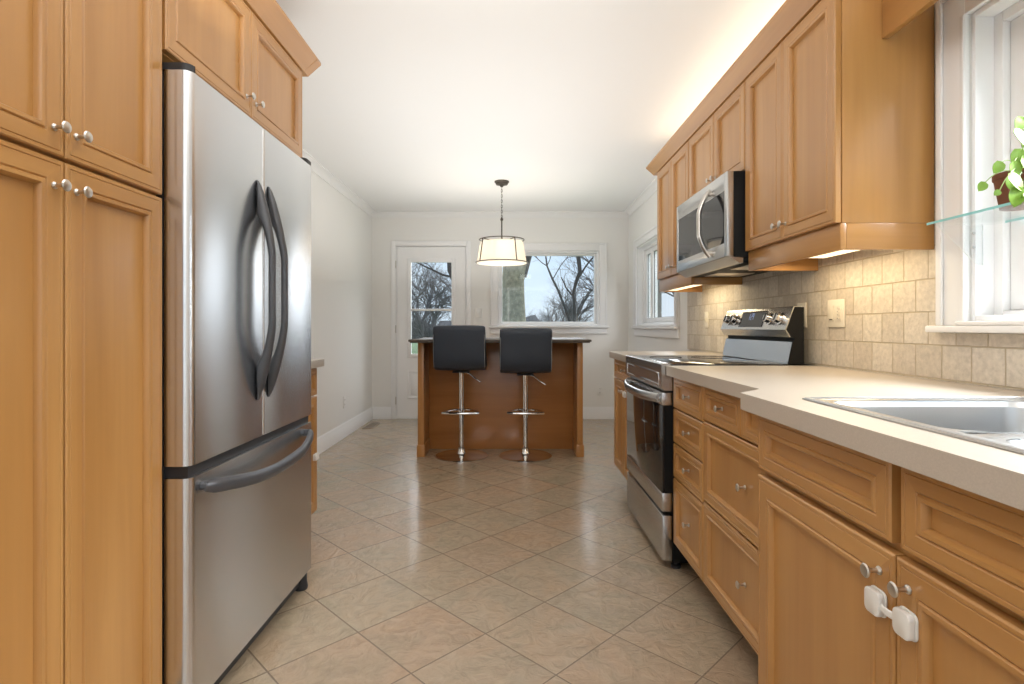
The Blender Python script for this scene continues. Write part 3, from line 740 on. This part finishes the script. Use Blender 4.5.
# oven door
od = obj('oven_door', G().box(RX+.012, .715, R0+.003, R1-.003, .3455, .7345), BLACK, rg)
obj('upper_rail', G().box(RX, .715, R0+.003, R1-.003, .735, .793, .004), RSTEEL, od)
obj('lower_rail', G().box(RX, .715, R0+.003, R1-.003, .262, .345, .004), RSTEEL, od)
obj('window', G().box(RX+.001, RX+.0115, R0+.004, R1-.004, .3455, .7345, .001), BGLASS, od)
pts, rad = [], []
for i in range(25):
    t = i/24; s = math.sin(math.pi*t)
    pts.append((RX-.008-.040*min(1, s*1.2)**.8, R0+.035+t*(R1-R0-.07), .765-.006*s)); rad.append(.021)
g = G(); g.tube(pts, rad, 12, flat=((1, 0, 0), .5))
for t in (.01, .99): g.tube([(RX-.0005, R0+.035+t*(R1-R0-.07), .765), (RX-.012, R0+.035+t*(R1-R0-.07), .765)], .014, 10)
obj('handle', g, RSTEEL, od)
for i in range(6):
    y = R0+.16+i*.085; obj('vent_slot', G().box(RX-.0005, RX+.002, y, y+.055, .772, .780, .0005), BPLAST, od)
g = G(); g.box(RX+.002, .715, R0+.003, R1-.003, .045, .245, .004); obj('storage_drawer', g, RSTEEL, rg)
# backguard
g = G(); g.prism([(1.256, 1.174), (1.220, 1.073), (1.240, 1.040), (1.258, 1.036), (1.258, 1.022), (1.250, 1.018), (1.230, .9205), (1.30, .9205), (1.30, 1.174)], 1, R0+.004, R1-.004); bk = obj('backguard', g, BLACK, rg)
g = G(); g.prism([(1.255, 1.178), (1.252, 1.174), (1.215, 1.073), (1.236, 1.039), (1.240, 1.041), (1.2205, 1.073), (1.2565, 1.1745), (1.285, 1.1745), (1.285, 1.178)], 1, R0+.002, R1-.002); obj('console', g, RSTEEL, bk)
g = G(); g.prism([(1.2460, 1.018), (1.2495, 1.018), (1.2295, .9210), (1.2260, .9210)], 1, R0+.002, R1-.002); obj('splash_panel', g, RSTEEL, bk)
cdir = Vector((-(1.174-1.073), 0, (1.252-1.215))).normalized()   # outward normal of the console
def con(y, u):   # point on the console face, u=0 bottom .. 1 top
    return Vector((1.215+(1.252-1.215)*u, y, 1.073+.101*u))
for y in (3.105, 3.015, 2.615, 2.515):
    g = G(); g.lathe([(.030, 0), (.030, .004), (.024, .006), (.0225, .026), (.018, .029), (0, .029)], con(y, .5)+cdir*.0006, cdir, 20)
    kb = obj('control_knob', g, CHROME, bk)
    q = con(y, .5)+cdir*.030; g = G(); up = Vector((.344, 0, .939))
    g.tube([q-up*.018, q+up*.018], .004, 6); obj('knob_grip', g, BPLAST, kb)
g = G(); c = [con(2.68, .12), con(2.95, .12), con(2.95, .90), con(2.68, .90)]
t = bmesh.new(); A = [t.verts.new(p+cdir*.0006) for p in c]; B = [t.verts.new(p+cdir*.003) for p in c]; t.faces.new(A); t.faces.new(B[::-1])
for i in range(4): t.faces.new((A[i], A[(i+1) % 4], B[(i+1) % 4], B[i]))
bmesh.ops.recalc_face_normals(t, faces=t.faces[:]); g._merge(t, 0); dp = obj('display', g, DISPLAY, bk)
g = G()
def seg(ya, ua, yb, ub): g.tube([con(ya, ua)+cdir*.0034, con(yb, ub)+cdir*.0034], .0011, 4)
DIG = {'1': 'bc', '2': 'abged', '0': 'abcdef', '8': 'abcdefg', '4': 'fgbc'}
yy = 2.855
for ch in '1:24':
    if ch == ':':
        seg(yy-.002, .58, yy-.002, .60); seg(yy-.002, .70, yy-.002, .72); yy -= .009; continue
    P = {'a': (0, .80, -.011, .80), 'b': (-.011, .80, -.011, .64), 'c': (-.011, .64, -.011, .48), 'd': (0, .48, -.011, .48), 'e': (0, .48, 0, .64), 'f': (0, .64, 0, .80), 'g': (0, .64, -.011, .64)}
    for k in DIG[ch]: a, b, c_, d_ = P[k]; seg(yy+a, b, yy+c_, d_)
    yy -= .018
obj('clock_digits', g, DIGIT, dp)

# ------------------------------------------------------------------ wall plates
def plate(name, label, cat, p, normal, w, h, mat, kind):
    t = thing(name, label, cat, p)
    n = Vector(normal); u = Vector((0, 0, 1)).cross(n); p = Vector(p)
    def bx(g, u0, u1, z0, z1, d0, d1, bev):
        a = p+u*u0+n*d0; b = p+u*u1+n*d1
        g.box(min(a.x, b.x), max(a.x, b.x), min(a.y, b.y), max(a.y, b.y), p.z+z0, p.z+z1, bev)
    g = G(); bx(g, -w/2, w/2, -h/2, h/2, .0006, .006, .002); pl = obj('cover_plate', g, mat, t)
    if kind == 'outlet':
        for z in (-.022, .022):
            g = G(); bx(g, -.016, .016, z-.014, z+.014, .0062, .008, .001); s = obj('socket', g, mat, t)
            g = G(); bx(g, -.008, -.0055, z-.004, z+.006, .0081, .0086, 0); bx(g, .0055, .008, z-.004, z+.006, .0081, .0086, 0); obj('slots', g, SLOT, s)
    elif kind == 'toggle':
        g = G(); bx(g, -.005, .005, -.012, .012, .0062, .014, .002); obj('toggle', g, mat, t)
    elif kind == 'double':
        g = G(); bx(g, -.045, -.012, -.033, .033, .0062, .009, .0015); r = obj('rocker', g, mat, t)
        g = G(); bx(g, -.040, -.018, -.028, -.023, .0091, .0098, 0); obj('rocker_mark', g, SLOT, r)
        g = G(); bx(g, .012, .045, -.033, .033, .0062, .009, .0015); s = obj('timer_switch', g, mat, t)
        for i in range(4):
            g = G(); bx(g, .022, .035, -.024+i*.014, -.017+i*.014, .0091, .0115, .001); obj('button', g, PLATE, s)
            g = G(); bx(g, .016, .019, -.022+i*.014, -.019+i*.014, .0091, .0098, 0); obj('indicator', g, SLOT, s)
    return t
plate('switch_plate', 'ivory double switch plate on the backsplash right of the range', 'switch', (XR-.012, 2.293, 1.142), (-1, 0, 0), .120, .116, PLATE, 'double')
plate('power_outlet', 'ivory outlet on the backsplash partly behind the range backguard', 'outlet', (XR-.012, 2.565, 1.14), (-1, 0, 0), .076, .116, PLATE, 'outlet')
plate('switch_plate', 'ivory switch plate on the backsplash left of the range', 'switch', (XR-.012, 3.82, 1.135), (-1, 0, 0), .072, .114, PLATE, 'toggle')
plate('power_outlet', 'white outlet low on the back wall right of the island', 'outlet', (1.04, YB, .335), (0, -1, 0), .072, .116, WPLATE, 'outlet')
plate('power_outlet', 'white outlet low on the left wall', 'outlet', (XL, 5.40, .345), (1, 0, 0), .072, .116, WPLATE, 'outlet')
plate('switch_plate', 'white light switch between the back door and back window', 'switch', (-.395, YB, 1.25), (0, -1, 0), .072, .116, WPLATE, 'toggle')
vt = thing('floor_vent', 'brown metal floor register by the left baseboard', 'vent', (-1.545, 6.02, 0))
g = G(); g.box(-1.605, -1.592, 5.86, 6.19, .0006, .006, .001); g.box(-1.498, -1.485, 5.86, 6.19, .0006, .006, .001); g.box(-1.592, -1.498, 5.86, 5.875, .0006, .006, .001); g.box(-1.592, -1.498, 6.175, 6.19, .0006, .006, .001)
obj('frame', g, VENTM, vt)
g = G()
for i in range(14): y = 5.885+i*.0208; g.box(-1.5915, -1.4985, y, y+.008, .0012, .005)
obj('slats', g, VENTM, vt); obj('recess', G().box(-1.5915, -1.4985, 5.8755, 6.1745, .0005, .001), GAP, vt)

# ------------------------------------------------------------------ island and stools
isl = thing('kitchen_island', 'honey brown breakfast island with dark worktop and end posts', 'island', (-.10, 5.0, 0))
g = G(); g.box(-.760, .566, 4.876, 5.24, .0005, .955, .001); obj('body', g, [IX], isl)
for xa, xb in ((-.787, -.737), (.546, .592)):
    g = G(); g.box(xa, xb, 4.576, 4.8755, .10, .955, .002); g.box(xa-.008, xb+.008, 4.568, 4.8755, .0005, .10, .003); obj('post', g, IZ, isl)
g = G(); g.box(-.830, .634, 4.456, 5.30, .9555, .9645, .002); g.box(-.842, .646, 4.444, 5.312, .9647, .983, .004, 2); obj('worktop', g, ICOUNT, isl)

def bar_stool(x, y, label, dz=0.0, yaw=0):
    t = thing('bar_stool', label, 'stool', (x, y, 0), None)
    g = G(); g.lathe([(.222, 0), (.222, .004), (.212, .010), (.12, .018), (.05, .026), (.034, .045), (.030, .062), (0, .062)], (x, y, .0005), n=48); obj('base', g, CHROME, t)
    g = G(); g.lathe([(.029, .060), (.029, .075), (.021, .080), (.021, .34), (0, .34)], (x, y, 0), n=20); obj('outer_column', g, CHROME, t)
    g = G(); g.lathe([(.0245, .325), (.0245, .70+dz), (0, .70+dz)], (x, y, 0), n=20); obj('gas_sleeve', g, CHROME, t)
    # foot ring (D shape towards the island)
    pts = [(x-.147, y-.10, .375), (x+.147, y-.10, .375)]
    arc = [(x+.147*math.cos(a), y-.10+.20*math.sin(a), .375) for a in [math.pi*i/14 for i in range(1, 14)]]
    g = G(); g.tube([(x-.147+.03*0, y-.10, .375)]+[(x-.147+.294*i/8, y-.10-.018*math.sin(math.pi*i/8), .375) for i in range(1, 9)]+arc, .0105, 8, closed=True)
    g.tube([(x, y-.10, .375), (x, y-.02, .375)], .010, 8); g.lathe([(.030, .358), (.030, .392)], (x, y, 0), n=20); obj('foot_rest', g, CHROME, t)
    g = G(); g.tube([(x+.03, y, .700+dz), (x+.07, y-.03, .694+dz), (x+.12, y-.06, .655+dz), (x+.165, y-.08, .628+dz)], [.006, .006, .005, .006], 8); obj('height_lever', g, CHROME, t); obj('seat_plate', G().box(x-.07, x+.07, y-.07, y+.09, .702+dz, .716+dz, .003), BPLAST, t)
    # padded seat and backrest: swept L profile with rounded edges
    z0 = .722+dz; yb = y-.215
    prof_out = [(yb+.435, z0+.012), (yb+.15, z0), (yb+.075, z0+.008), (yb+.03, z0+.035), (yb+.006, z0+.085), (yb-.004, z0+.17), (yb-.012, z0+.30), (yb-.018, z0+.378)]
    prof_in = [(yb+.040, z0+.378), (yb+.048, z0+.30), (yb+.058, z0+.18), (yb+.075, z0+.115), (yb+.11, z0+.085), (yb+.18, z0+.075), (yb+.435, z0+.082)]
    tb = bmesh.new(); w = .213; prof = prof_out+prof_in
    secs = []
    for xx, sh in ((-w, .72), (-w+.006, .90), (-w+.022, 1.0), (-.10, 1.05), (0, 1.06), (.10, 1.05), (w-.022, 1.0), (w-.006, .90), (w, .72)):
        row = []
        k = len(prof_out); m = len(prof_in)
        for i, (py, pz) in enumerate(prof):
            j = i if i < k else None
            # scale thickness around the centre line
            if i < k: q = prof_in[max(0, min(m-1, int(round((k-1-i)/(k-1)*(m-1)))))]
            else: q = prof_out[max(0, min(k-1, int(round((m-1-(i-k))/(m-1)*(k-1)))))]
            cy, cz = (py+q[0])/2, (pz+q[1])/2
            zz = cz+(pz-cz)*sh; ed = abs(xx)/w
            if pz > z0+.34: zz -= .020 if ed > .99 else .010 if ed > .96 else .002 if ed > .85 else 0
            row.append(tb.verts.new((x+xx, cy+(py-cy)*sh, zz)))
        secs.append(row)
    n = len(prof)
    for a, b in zip(secs, secs[1:]):
        for i in range(n): tb.faces.new((a[i], a[(i+1) % n], b[(i+1) % n], b[i]))
    tb.faces.new(secs[0]); tb.faces.new(secs[-1][::-1]); bmesh.ops.recalc_face_normals(tb, faces=tb.faces[:])
    g = G(); g._merge(tb, 0); s = obj('seat', g, LEATHER, t, 75)
    md = s.modifiers.new('smooth', 'SUBSURF'); md.levels = 1; md.render_levels = 2
    for sg in (-1, 1):
        g = G(); pp = [(x+sg*(w-.010), a+.003*0, b) for a, b in prof_out[2:]]
        pp = [(x+sg*(w-.008), a-.0015, b) for a, b in prof_out[3:-1]]
        g.tube(pp, .0028, 6); obj('piping', g, PIPING, s)
    return t
bar_stool(-.425, 4.612, 'left charcoal padded bar stool with chrome base at the island', .002)
bar_stool(.112, 4.612, 'right charcoal padded bar stool with chrome base at the island', -.020)

# ------------------------------------------------------------------ pendant
px_, py_ = -.095, 5.10
pd = thing('pendant_lamp', 'lit drum pendant lamp with bronze frame hanging above the island', 'lamp', (px_, py_, ZC))
g = G(); g.lathe([(.068, -.0005), (.068, -.010), (.060, -.016), (.055, -.030), (.020, -.036), (.012, -.052), (0, -.053)], (px_, py_, ZC), n=28); obj('canopy', g, BRONZE, pd)
g = G(); z = ZC-.050; i = 0
while z > 2.105:
    ax = (1, 0) if i % 2 else (0, 1)
    pts = [(px_+ax[0]*.006*math.cos(a), py_+ax[1]*.006*math.cos(a), z-.014+.016*math.sin(a)) for a in [2*math.pi*k/10 for k in range(10)]]
    g.tube(pts, .0022, 5, closed=True); z -= .024; i += 1
obj('chain', g, BRONZE, pd)
g = G(); g.lathe([(.012, 2.075), (.014, 2.09), (.008, 2.10), (.005, 2.108), (0, 2.110)], (px_, py_, 0), n=12); g.cyl((px_, py_, 1.885), (px_, py_, 2.08), .0065); obj('stem', g, BRONZE, pd)
ST, SB_, RT, RB_ = 1.895, 1.672, .208, .240
def ringpts(r, z, n=48): return [(px_+r*math.cos(2*math.pi*i/n), py_+r*math.sin(2*math.pi*i/n), z) for i in range(n)]
g = G(); g.tube(ringpts(RT, ST), .005, 6, closed=True); g.tube(ringpts(RB_, SB_+.012), .005, 6, closed=True)
for k in range(4):
    a = R(35+90*k); c, s = math.cos(a), math.sin(a)
    g.tube([(px_+RT*c, py_+RT*s, ST), (px_+RB_*c, py_+RB_*s, SB_+.012)], .0055, 6)
    g.tube([(px_, py_, ST-.012), (px_+.1*c, py_+.1*s, ST-.016), (px_+RT*c, py_+RT*s, ST)], .0045, 6)
obj('frame', g, BRONZE, pd)
tb = bmesh.new(); n = 48
ra, rb = [tb.verts.new(p) for p in ringpts(RT-.010, ST-.022)], [tb.verts.new(p) for p in ringpts(RB_-.008, SB_+.006)]
rc_, rd = [tb.verts.new(p) for p in ringpts(RT-.012, ST-.022)], [tb.verts.new(p) for p in ringpts(RB_-.010, SB_+.006)]
for i in range(n):
    j = (i+1) % n; tb.faces.new((rb[i], rb[j], ra[j], ra[i])); tb.faces.new((ra[i], ra[j], rc_[j], rc_[i])); tb.faces.new((rc_[i], rc_[j], rd[j], rd[i])); tb.faces.new((rd[i], rd[j], rb[j], rb[i]))
g = G(); g._merge(tb, 0); sh = obj('shade', g, SHADE, pd)
obj('diffuser', G().lathe([(RB_-.012, 0), (RB_-.012, .003)], (px_, py_, SB_+.004), n=48), SHADE, pd)
g = G(); g.lathe([(.012, 0), (.016, .012), (.008, .02), (.008, .24)], (px_, py_, SB_+.010), n=12)
for k in range(4):
    a = R(65+90*k); c, s = math.cos(a), math.sin(a)
    g.tube([(px_, py_, SB_+.025), (px_+.05*c, py_+.05*s, SB_+.018), (px_+.095*c, py_+.095*s, SB_+.030)], .006, 6)
    g.lathe([(.016, 0), (.018, .006), (.010, .012), (.010, .06)], (px_+.095*c, py_+.095*s, SB_+.030), n=10)
ch = obj('candle_arms', g, BRONZE, pd)
for k in range(4):
    a = R(65+90*k); c, s = math.cos(a), math.sin(a)
    obj('bulb', G().lathe([(.009, 0), (.016, .02), (.014, .04), (.004, .065), (0, .068)], (px_+.095*c, py_+.095*s, SB_+.092), n=12), BULB, ch)

# ------------------------------------------------------------------ glass shelf and plant in the sink window
gs = thing('glass_shelf', 'clear glass shelf on acrylic brackets across the sink window', 'shelf', (1.33, .96, 1.388))
tb = bmesh.new()
bmesh.ops.create_cube(tb, size=1)
for v in tb.verts: v.co = (1.335+v.co.x*.20, .96+v.co.y*1.345, 1.391+v.co.z*.007)
for f in tb.faces: f.material_index = 1 if abs(f.normal.x) > .5 else 0
g = G(); g._merge(tb, None); obj('glass_panel', g, [SHELFG, TEAL], gs)
for yj in (1.6225, .297):
    g = G(); g.prism([(1.258, 1.3865), (1.392, 1.3865), (1.392, 1.268), (1.378, 1.268)], 1, yj-.003 if yj > 1 else yj-.004, yj+.0005 if yj > 1 else yj+.004)
    for f in g.bm.faces: f.normal_update(); f.material_index = 0 if abs(f.normal.y) > .5 else 1
    s_ = -1 if yj > 1 else 1
    b = obj('bracket', g, [ACRYL, FROST], gs)
    g = G()
    for z in (1.362, 1.320): g.lathe([(.0045, 0), (.004, .003), (0, .0035)], (1.364, yj-.0032 if yj > 1 else yj+.0042, z), (0, s_, 0), 12)
    obj('screw', g, NICKEL, b)
# pothos
pl = thing('potted_plant', 'trailing green vine in a brown pot on the glass shelf', 'plant', (1.325, 1.43, 1.395))
g = G(); g.lathe([(.040, 0), (.052, .075), (.055, .078), (.055, .092), (.048, .092), (.044, .07), (0, .068)], (1.325, 1.43, 1.395), n=28); obj('pot', g, POT, pl)
def leaf_g(g, c, d, up, L, W):
    # heart-shaped, slightly cupped leaf with thickness
    d = Vector(d).normalized(); up = Vector(up); s = d.cross(up).normalized(); nrm = s.cross(d).normalized(); c = Vector(c)
    t = bmesh.new(); N = 7; top = []; 
    rows = []
    for i in range(N+1):
        u = i/N; w = W*(math.sin(math.pi*min(1, u**.75)))**.62 if 0 < u < 1 else .0006
        y = L*u-(.12*L if u == 0 else 0)*0
        row = []
        for k in (-1, -.5, 0, .5, 1):
            row.append(c+d*(y-(.10*L*abs(k) if u < .25 else 0))+s*(w*k)+nrm*(.18*W*abs(k)-.25*L*u*u))
        rows.append(row)
    A = [[t.verts.new(p+nrm*.0006) for p in r] for r in rows]; B = [[t.verts.new(p-nrm*.0006) for p in r] for r in rows]
    for i in range(N):
        for k in range(4):
            t.faces.new((A[i][k], A[i][k+1], A[i+1][k+1], A[i+1][k])); t.faces.new((B[i][k+1], B[i][k], B[i+1][k], B[i+1][k+1]))
        t.faces.new((A[i][0], A[i+1][0], B[i+1][0], B[i][0])); t.faces.new((A[i+1][4], A[i][4], B[i][4], B[i+1][4]))
    t.faces.new(A[0]+B[0][::-1]); t.faces.new(A[N][::-1]+B[N])
    bmesh.ops.recalc_face_normals(t, faces=t.faces[:]); g._merge(t, 0)
def pxy(x, y, Y): return Vector(((x-512)*Y/548, Y, H-(y-327)*Y/548))
root = Vector((1.330, 1.43, 1.470))
rl = random.Random(3)
leaves = [(982, 187, 1.38, -.5, .026), (998, 168, 1.36, -.8, .032), (1016, 170, 1.33, .3, .038), (1013, 184, 1.33, -.2, .036), (1018, 183, 1.30, .5, .052), (1017, 198, 1.30, -.2, .048),
          (1018, 158, 1.35, -.4, .042), (1022, 138, 1.34, .3, .050), (1020, 124, 1.36, -.3, .036), (1030, 165, 1.33, .7, .05), (1034, 185, 1.31, .4, .05), (1040, 150, 1.34, .3, .045), (997, 193, 1.37, -.8, .018),
          (1050, 172, 1.34, .6, .05), (1032, 200, 1.29, .1, .045), (1045, 130, 1.36, .2, .04), (1065, 185, 1.35, .7, .045)]
gl, gst = [], G()
for lx, ly, lY, sd, L in leaves:
    p = pxy(lx, ly, lY)
    d = Vector((sd*.8+rl.uniform(-.2, .2), -.15, -.75+rl.uniform(-.2, .35)))
    mid = (root+p)/2+Vector((0, -.01, .05+rl.uniform(0, .02)))
    base = p-d.normalized()*L*.5
    pts = [root*(1-t)*(1-t)+mid*2*t*(1-t)+base*t*t for t in [i/8 for i in range(9)]]
    gst.tube(pts, .0013, 5)
    g = G(); leaf_g(g, base, d, (rl.uniform(-.3, .3), -1, .55), L*.92, L*.44); gl.append(g)
obj('stems', gst, STEM, pl)
for g in gl: obj('leaf', g, LEAF, pl, 60)

# ------------------------------------------------------------------ outside
struct('ground', G().box(-40, 40, YB+.17, 80, -.62, -.45), GRASS)
struct('ground_side', G().box(XR+.17, 40, -20, YB+.165, -.62, -.45), GRASS)
def branch(out, p, d, L, r, depth, rnd, wob, spread, kids, taper=.62):
    n = max(3, int(4 if depth > 1 else 3)); pts = [p.copy()]; rad = [r]; dd = d.copy()
    for i in range(n):
        dd = (dd+Vector((rnd.gauss(0, wob), rnd.gauss(0, wob), rnd.gauss(0, wob)+.04))).normalized()
        pts.append(pts[-1]+dd*L/n); rad.append(r*(1-(1-taper)*(i+1)/n) if depth else r*(1-.8*(i+1)/n))
    out.append((pts, rad, depth))
    if depth == 0: return
    for k in range(kids):
        i = rnd.randint(max(1, n//2-1), n); a = rnd.uniform(0, 2*math.pi); o = dd.orthogonal().normalized(); q = dd.cross(o)
        nd = (dd*math.cos(spread)+(o*math.cos(a)+q*math.sin(a))*math.sin(spread)*rnd.uniform(.7, 1.3)).normalized()
        branch(out, pts[i], nd, L*rnd.uniform(.6, .85), rad[i]*rnd.uniform(.5, .72), depth-1, rnd, wob, spread, kids, taper)
def tree(label, x, y, trunk_pts, trunk_rad, mat, seed, starts, group=None, twig=None):
    t = thing('bare_tree', label, 'tree', (x, y, -.45), group); rnd = random.Random(seed)
    g = G(); g.tube(trunk_pts, trunk_rad, 14)
    obj('trunk', g, mat, t, 60)
    out = []
    for p, d, L, r, dep, kids in starts: branch(out, Vector(p), Vector(d).normalized(), L, r, dep, rnd, .16, .62, kids)
    tb = bmesh.new()
    for pts, rad, dep in out:
        n = 6 if dep > 1 else 4; rg_ = []
        for i, p in enumerate(pts):
            d = (pts[min(i+1, len(pts)-1)]-pts[max(i-1, 0)]).normalized(); o = d.orthogonal().normalized(); q = d.cross(o)
            rg_.append([tb.verts.new(p+rad[i]*(o*math.cos(2*math.pi*j/n)+q*math.sin(2*math.pi*j/n))) for j in range(n)])
        for a, b in zip(rg_, rg_[1:]):
            for j in range(n): tb.faces.new((a[j], a[(j+1) % n], b[(j+1) % n], b[j]))
    g = G(); g._merge(tb, 0); obj('branches', g, twig or mat, t, 180)
    return t
def P(x, y, Y): return tuple(pxy(x, y, Y))
# big old trunk in the back window's left half
Y = 14
tree('massive grey-green tree trunk filling the left of the back window', pxy(513, 327, Y).x, Y,
     [(pxy(512, 0, Y).x, Y, -.45), P(512, 322, Y), P(513, 300, Y), P(513, 280, Y), P(516, 262, Y), P(517, 246, Y), P(516, 220, Y)], [.62, .36, .30, .285, .33, .31, .28], BARK, 5,
     [(P(521, 276, Y), (.55, 0, 1), 2.2, .15, 2, 3), (P(514, 230, Y), (-.5, 0, 1), 2.5, .14, 3, 3), (P(518, 225, Y), (.3, .3, 1), 2.5, .12, 3, 3)], twig=TWIG)
Y = 11
tree('forked dark bare tree in the right of the back window', pxy(573, 327, Y).x, Y,
     [(pxy(575, 0, Y).x, Y, -.45), P(575, 321, Y), P(574, 300, Y), P(573, 295, Y), P(576, 282, Y), P(580, 272, Y), P(578, 253, Y), P(577, 235, Y)], [.09, .035, .030, .029, .034, .04, .046, .045], TWIG, 8,
     [(P(580, 276, Y), (.7, 0, 1), .8, .022, 2, 3), (P(573, 296, Y), (-.9, 0, .9), .45, .018, 2, 2), (P(577, 250, Y), (-.3, .1, 1), 1.2, .03, 3, 3), (P(577, 240, Y), (.5, .1, 1), 1.2, .03, 3, 3)])
Y = 11.5
tree('slim leaning dark bare tree in the middle of the back window', pxy(570, 327, Y).x, Y,
     [(pxy(572, 0, Y).x, Y, -.45), P(570, 321, Y), P(564, 305, Y), P(558, 290, Y), P(552, 278, Y), P(547, 266, Y), P(545, 250, Y)], [.07, .03, .026, .024, .022, .018, .014], TWIG, 9,
     [(P(547, 266, Y), (-.9, 0, .45), .55, .011, 2, 3), (P(553, 279, Y), (.5, .1, 1), .7, .011, 2, 2), (P(545, 252, Y), (-.4, 0, 1), .6, .010, 2, 3), (P(547, 266, Y), (.5, 0, 1), .6, .009, 2, 2)])
Y = 10
tree('dark branching tree seen through the back door glass', pxy(470, 327, Y).x, Y,
     [(pxy(470, 0, Y).x, Y, -.45), P(468, 330, Y), P(465, 300, Y), P(455, 282, Y), P(450, 270, Y), P(449, 250, Y)], [.14, .075, .065, .055, .05, .045], TWIG, 21,
     [(P(452, 277, Y), (-1, 0, .30), .75, .022, 2, 3), (P(449, 262, Y), (-1, .1, .25), .55, .013, 2, 3), (P(449, 252, Y), (-.4, 0, 1), .8, .03, 3, 3)])
# shared far trees
far_spots = [(-6.6, 30, 1.0), (-4.3, 26, .9), (-2.8, 33, 1.1), (.1, 34, .35), (2.9, 34, .8), (5.0, 27, 1.15), (-5.4, 38, 1.2), (4.1, 36, 1.1), (-.9, 38, .45), (1.5, 40, .42)]
proto = None
for i, (x, y, s) in enumerate(far_spots):
    if proto is None:
        proto = tree('one of the distant bare grey trees beyond the garden', x, y, [(x, y, -.45), (x+.05, y, .7), (x, y, 1.6)], [.20, .15, .11], FAR, 31,
             [((x, y, .9), (-.7, .2, 1), 1.7, .08, 4, 4), ((x, y, 1.5), (.6, -.2, 1), 1.7, .08, 4, 4), ((x, y, 1.2), (.1, .7, 1), 1.6, .07, 4, 4), ((x, y, 1.5), (0, -.5, 1.1), 1.6, .07, 4, 4)], 'distant bare trees')
        proto.scale = (s, s, s); o = proto
    else:
        o = proto.copy(); COL.objects.link(o); o.location = (x, y, -.45); o.scale = (s, s, s*random.uniform(.9, 1.15)); o.rotation_euler = (0, 0, i*1.9)
        for c in proto.children: k = c.copy(); COL.objects.link(k); k.parent = o
bush = None
for i, (x, y, k) in enumerate([(-5.2, 24, .50), (-4.2, 27, .55), (-3.4, 22, .42), (-2.2, 25, .5), (-4.8, 21, .4), (.2, 26, .34), (1.1, 24, .46), (2.3, 25, .42), (3.3, 28, .6), (-.6, 27, .40)]):
    b = proto.copy(); COL.objects.link(b); b.name = 'bare_shrub'; b['label'] = 'one of the low bare shrubs at the end of the garden'; b['category'] = 'shrub'; b['group'] = 'bare garden shrubs'
    b.location = (x, y, -.45); b.scale = (k*1.25, k*1.25, k); b.rotation_euler = (0, 0, i*2.3)
    for c in proto.children: q = c.copy(); COL.objects.link(q); q.parent = b
wd = G(); rw = random.Random(4); tb = bmesh.new(); rows = []
for i in range(161):
    x = -45+i*.56; h = 1.7+.7*math.sin(i*.31)+.5*math.sin(i*.83+1)+rw.uniform(-.35, .35)
    rows.append([tb.verts.new((x, 60+rw.uniform(-.6, .6), -.5)), tb.verts.new((x, 60+rw.uniform(-.5, .5), -.5+h*.6)), tb.verts.new((x, 61.5, -.5+h)), tb.verts.new((x, 63, -.5+h*.7)), tb.verts.new((x, 64, -.5))])
for a, b in zip(rows, rows[1:]):
    for k in range(4): tb.faces.new((a[k], b[k], b[k+1], a[k+1]))
wd._merge(tb, 0); tag(obj('distant_woods', wd, FAR), 'low grey band of distant woods along the horizon', 'woods', kind='stuff')
# trees seen sideways through the right windows
x, y = 7.0, 20
tree('bare tree seen through the side window past the wall cabinets', x, y, [(x, y, -.45), (x, y, 1.2), (x+.1, y, 2.2)], [.25, .16, .11], TWIG, 44,
     [((x, y, 1.0), (-.7, .2, 1), 2.0, .07, 4, 3), ((x, y, 2.0), (.6, -.2, 1), 2.0, .08, 4, 3), ((x, y, 1.6), (.1, .7, 1), 1.8, .07, 4, 3)])
bp_ = thing('brick_pier', 'grey brick pier standing outside the side window', 'pier', (2.30, 8.35, -.45))
g = G(); g.box(2.19, 2.26, 8.3, 8.5, -.45, 2.9)
for i in range(40): z = -.43+i*.083; g.box(2.185, 2.265, 8.295, 8.505, z, z+.07)
obj('brickwork', g, BRICKG, bp_)
hs = []
for i, (x, y, r, lab) in enumerate([(-2.05, 12.5, .45, 'green shrub low in the back door glass'), (3.2, 24, .8, 'dull green bush beyond the right of the back window')]):
    t = thing('garden_shrub', lab, 'shrub', (x, y, -.45)); rr = random.Random(i)
    tb = bmesh.new(); bmesh.ops.create_icosphere(tb, subdivisions=4, radius=1)
    for v in tb.verts:
        n = v.co.normalized(); k = 1+.16*math.sin(9*n.x+4*n.z+i)+.12*math.sin(13*n.y-7*n.z)+rr.uniform(-.10, .10)
        v.co = Vector((x, y, -.45+r*.8))+Vector((n.x*r*k, n.y*r*k, max(-.79, n.z*k)*r))
    g = G(); g._merge(tb, 0); obj('foliage', g, HEDGE, t, 180)
    obj('stem', G().cyl((x, y, -.45), (x, y, -.45+r*.3), .05), TWIG, t)
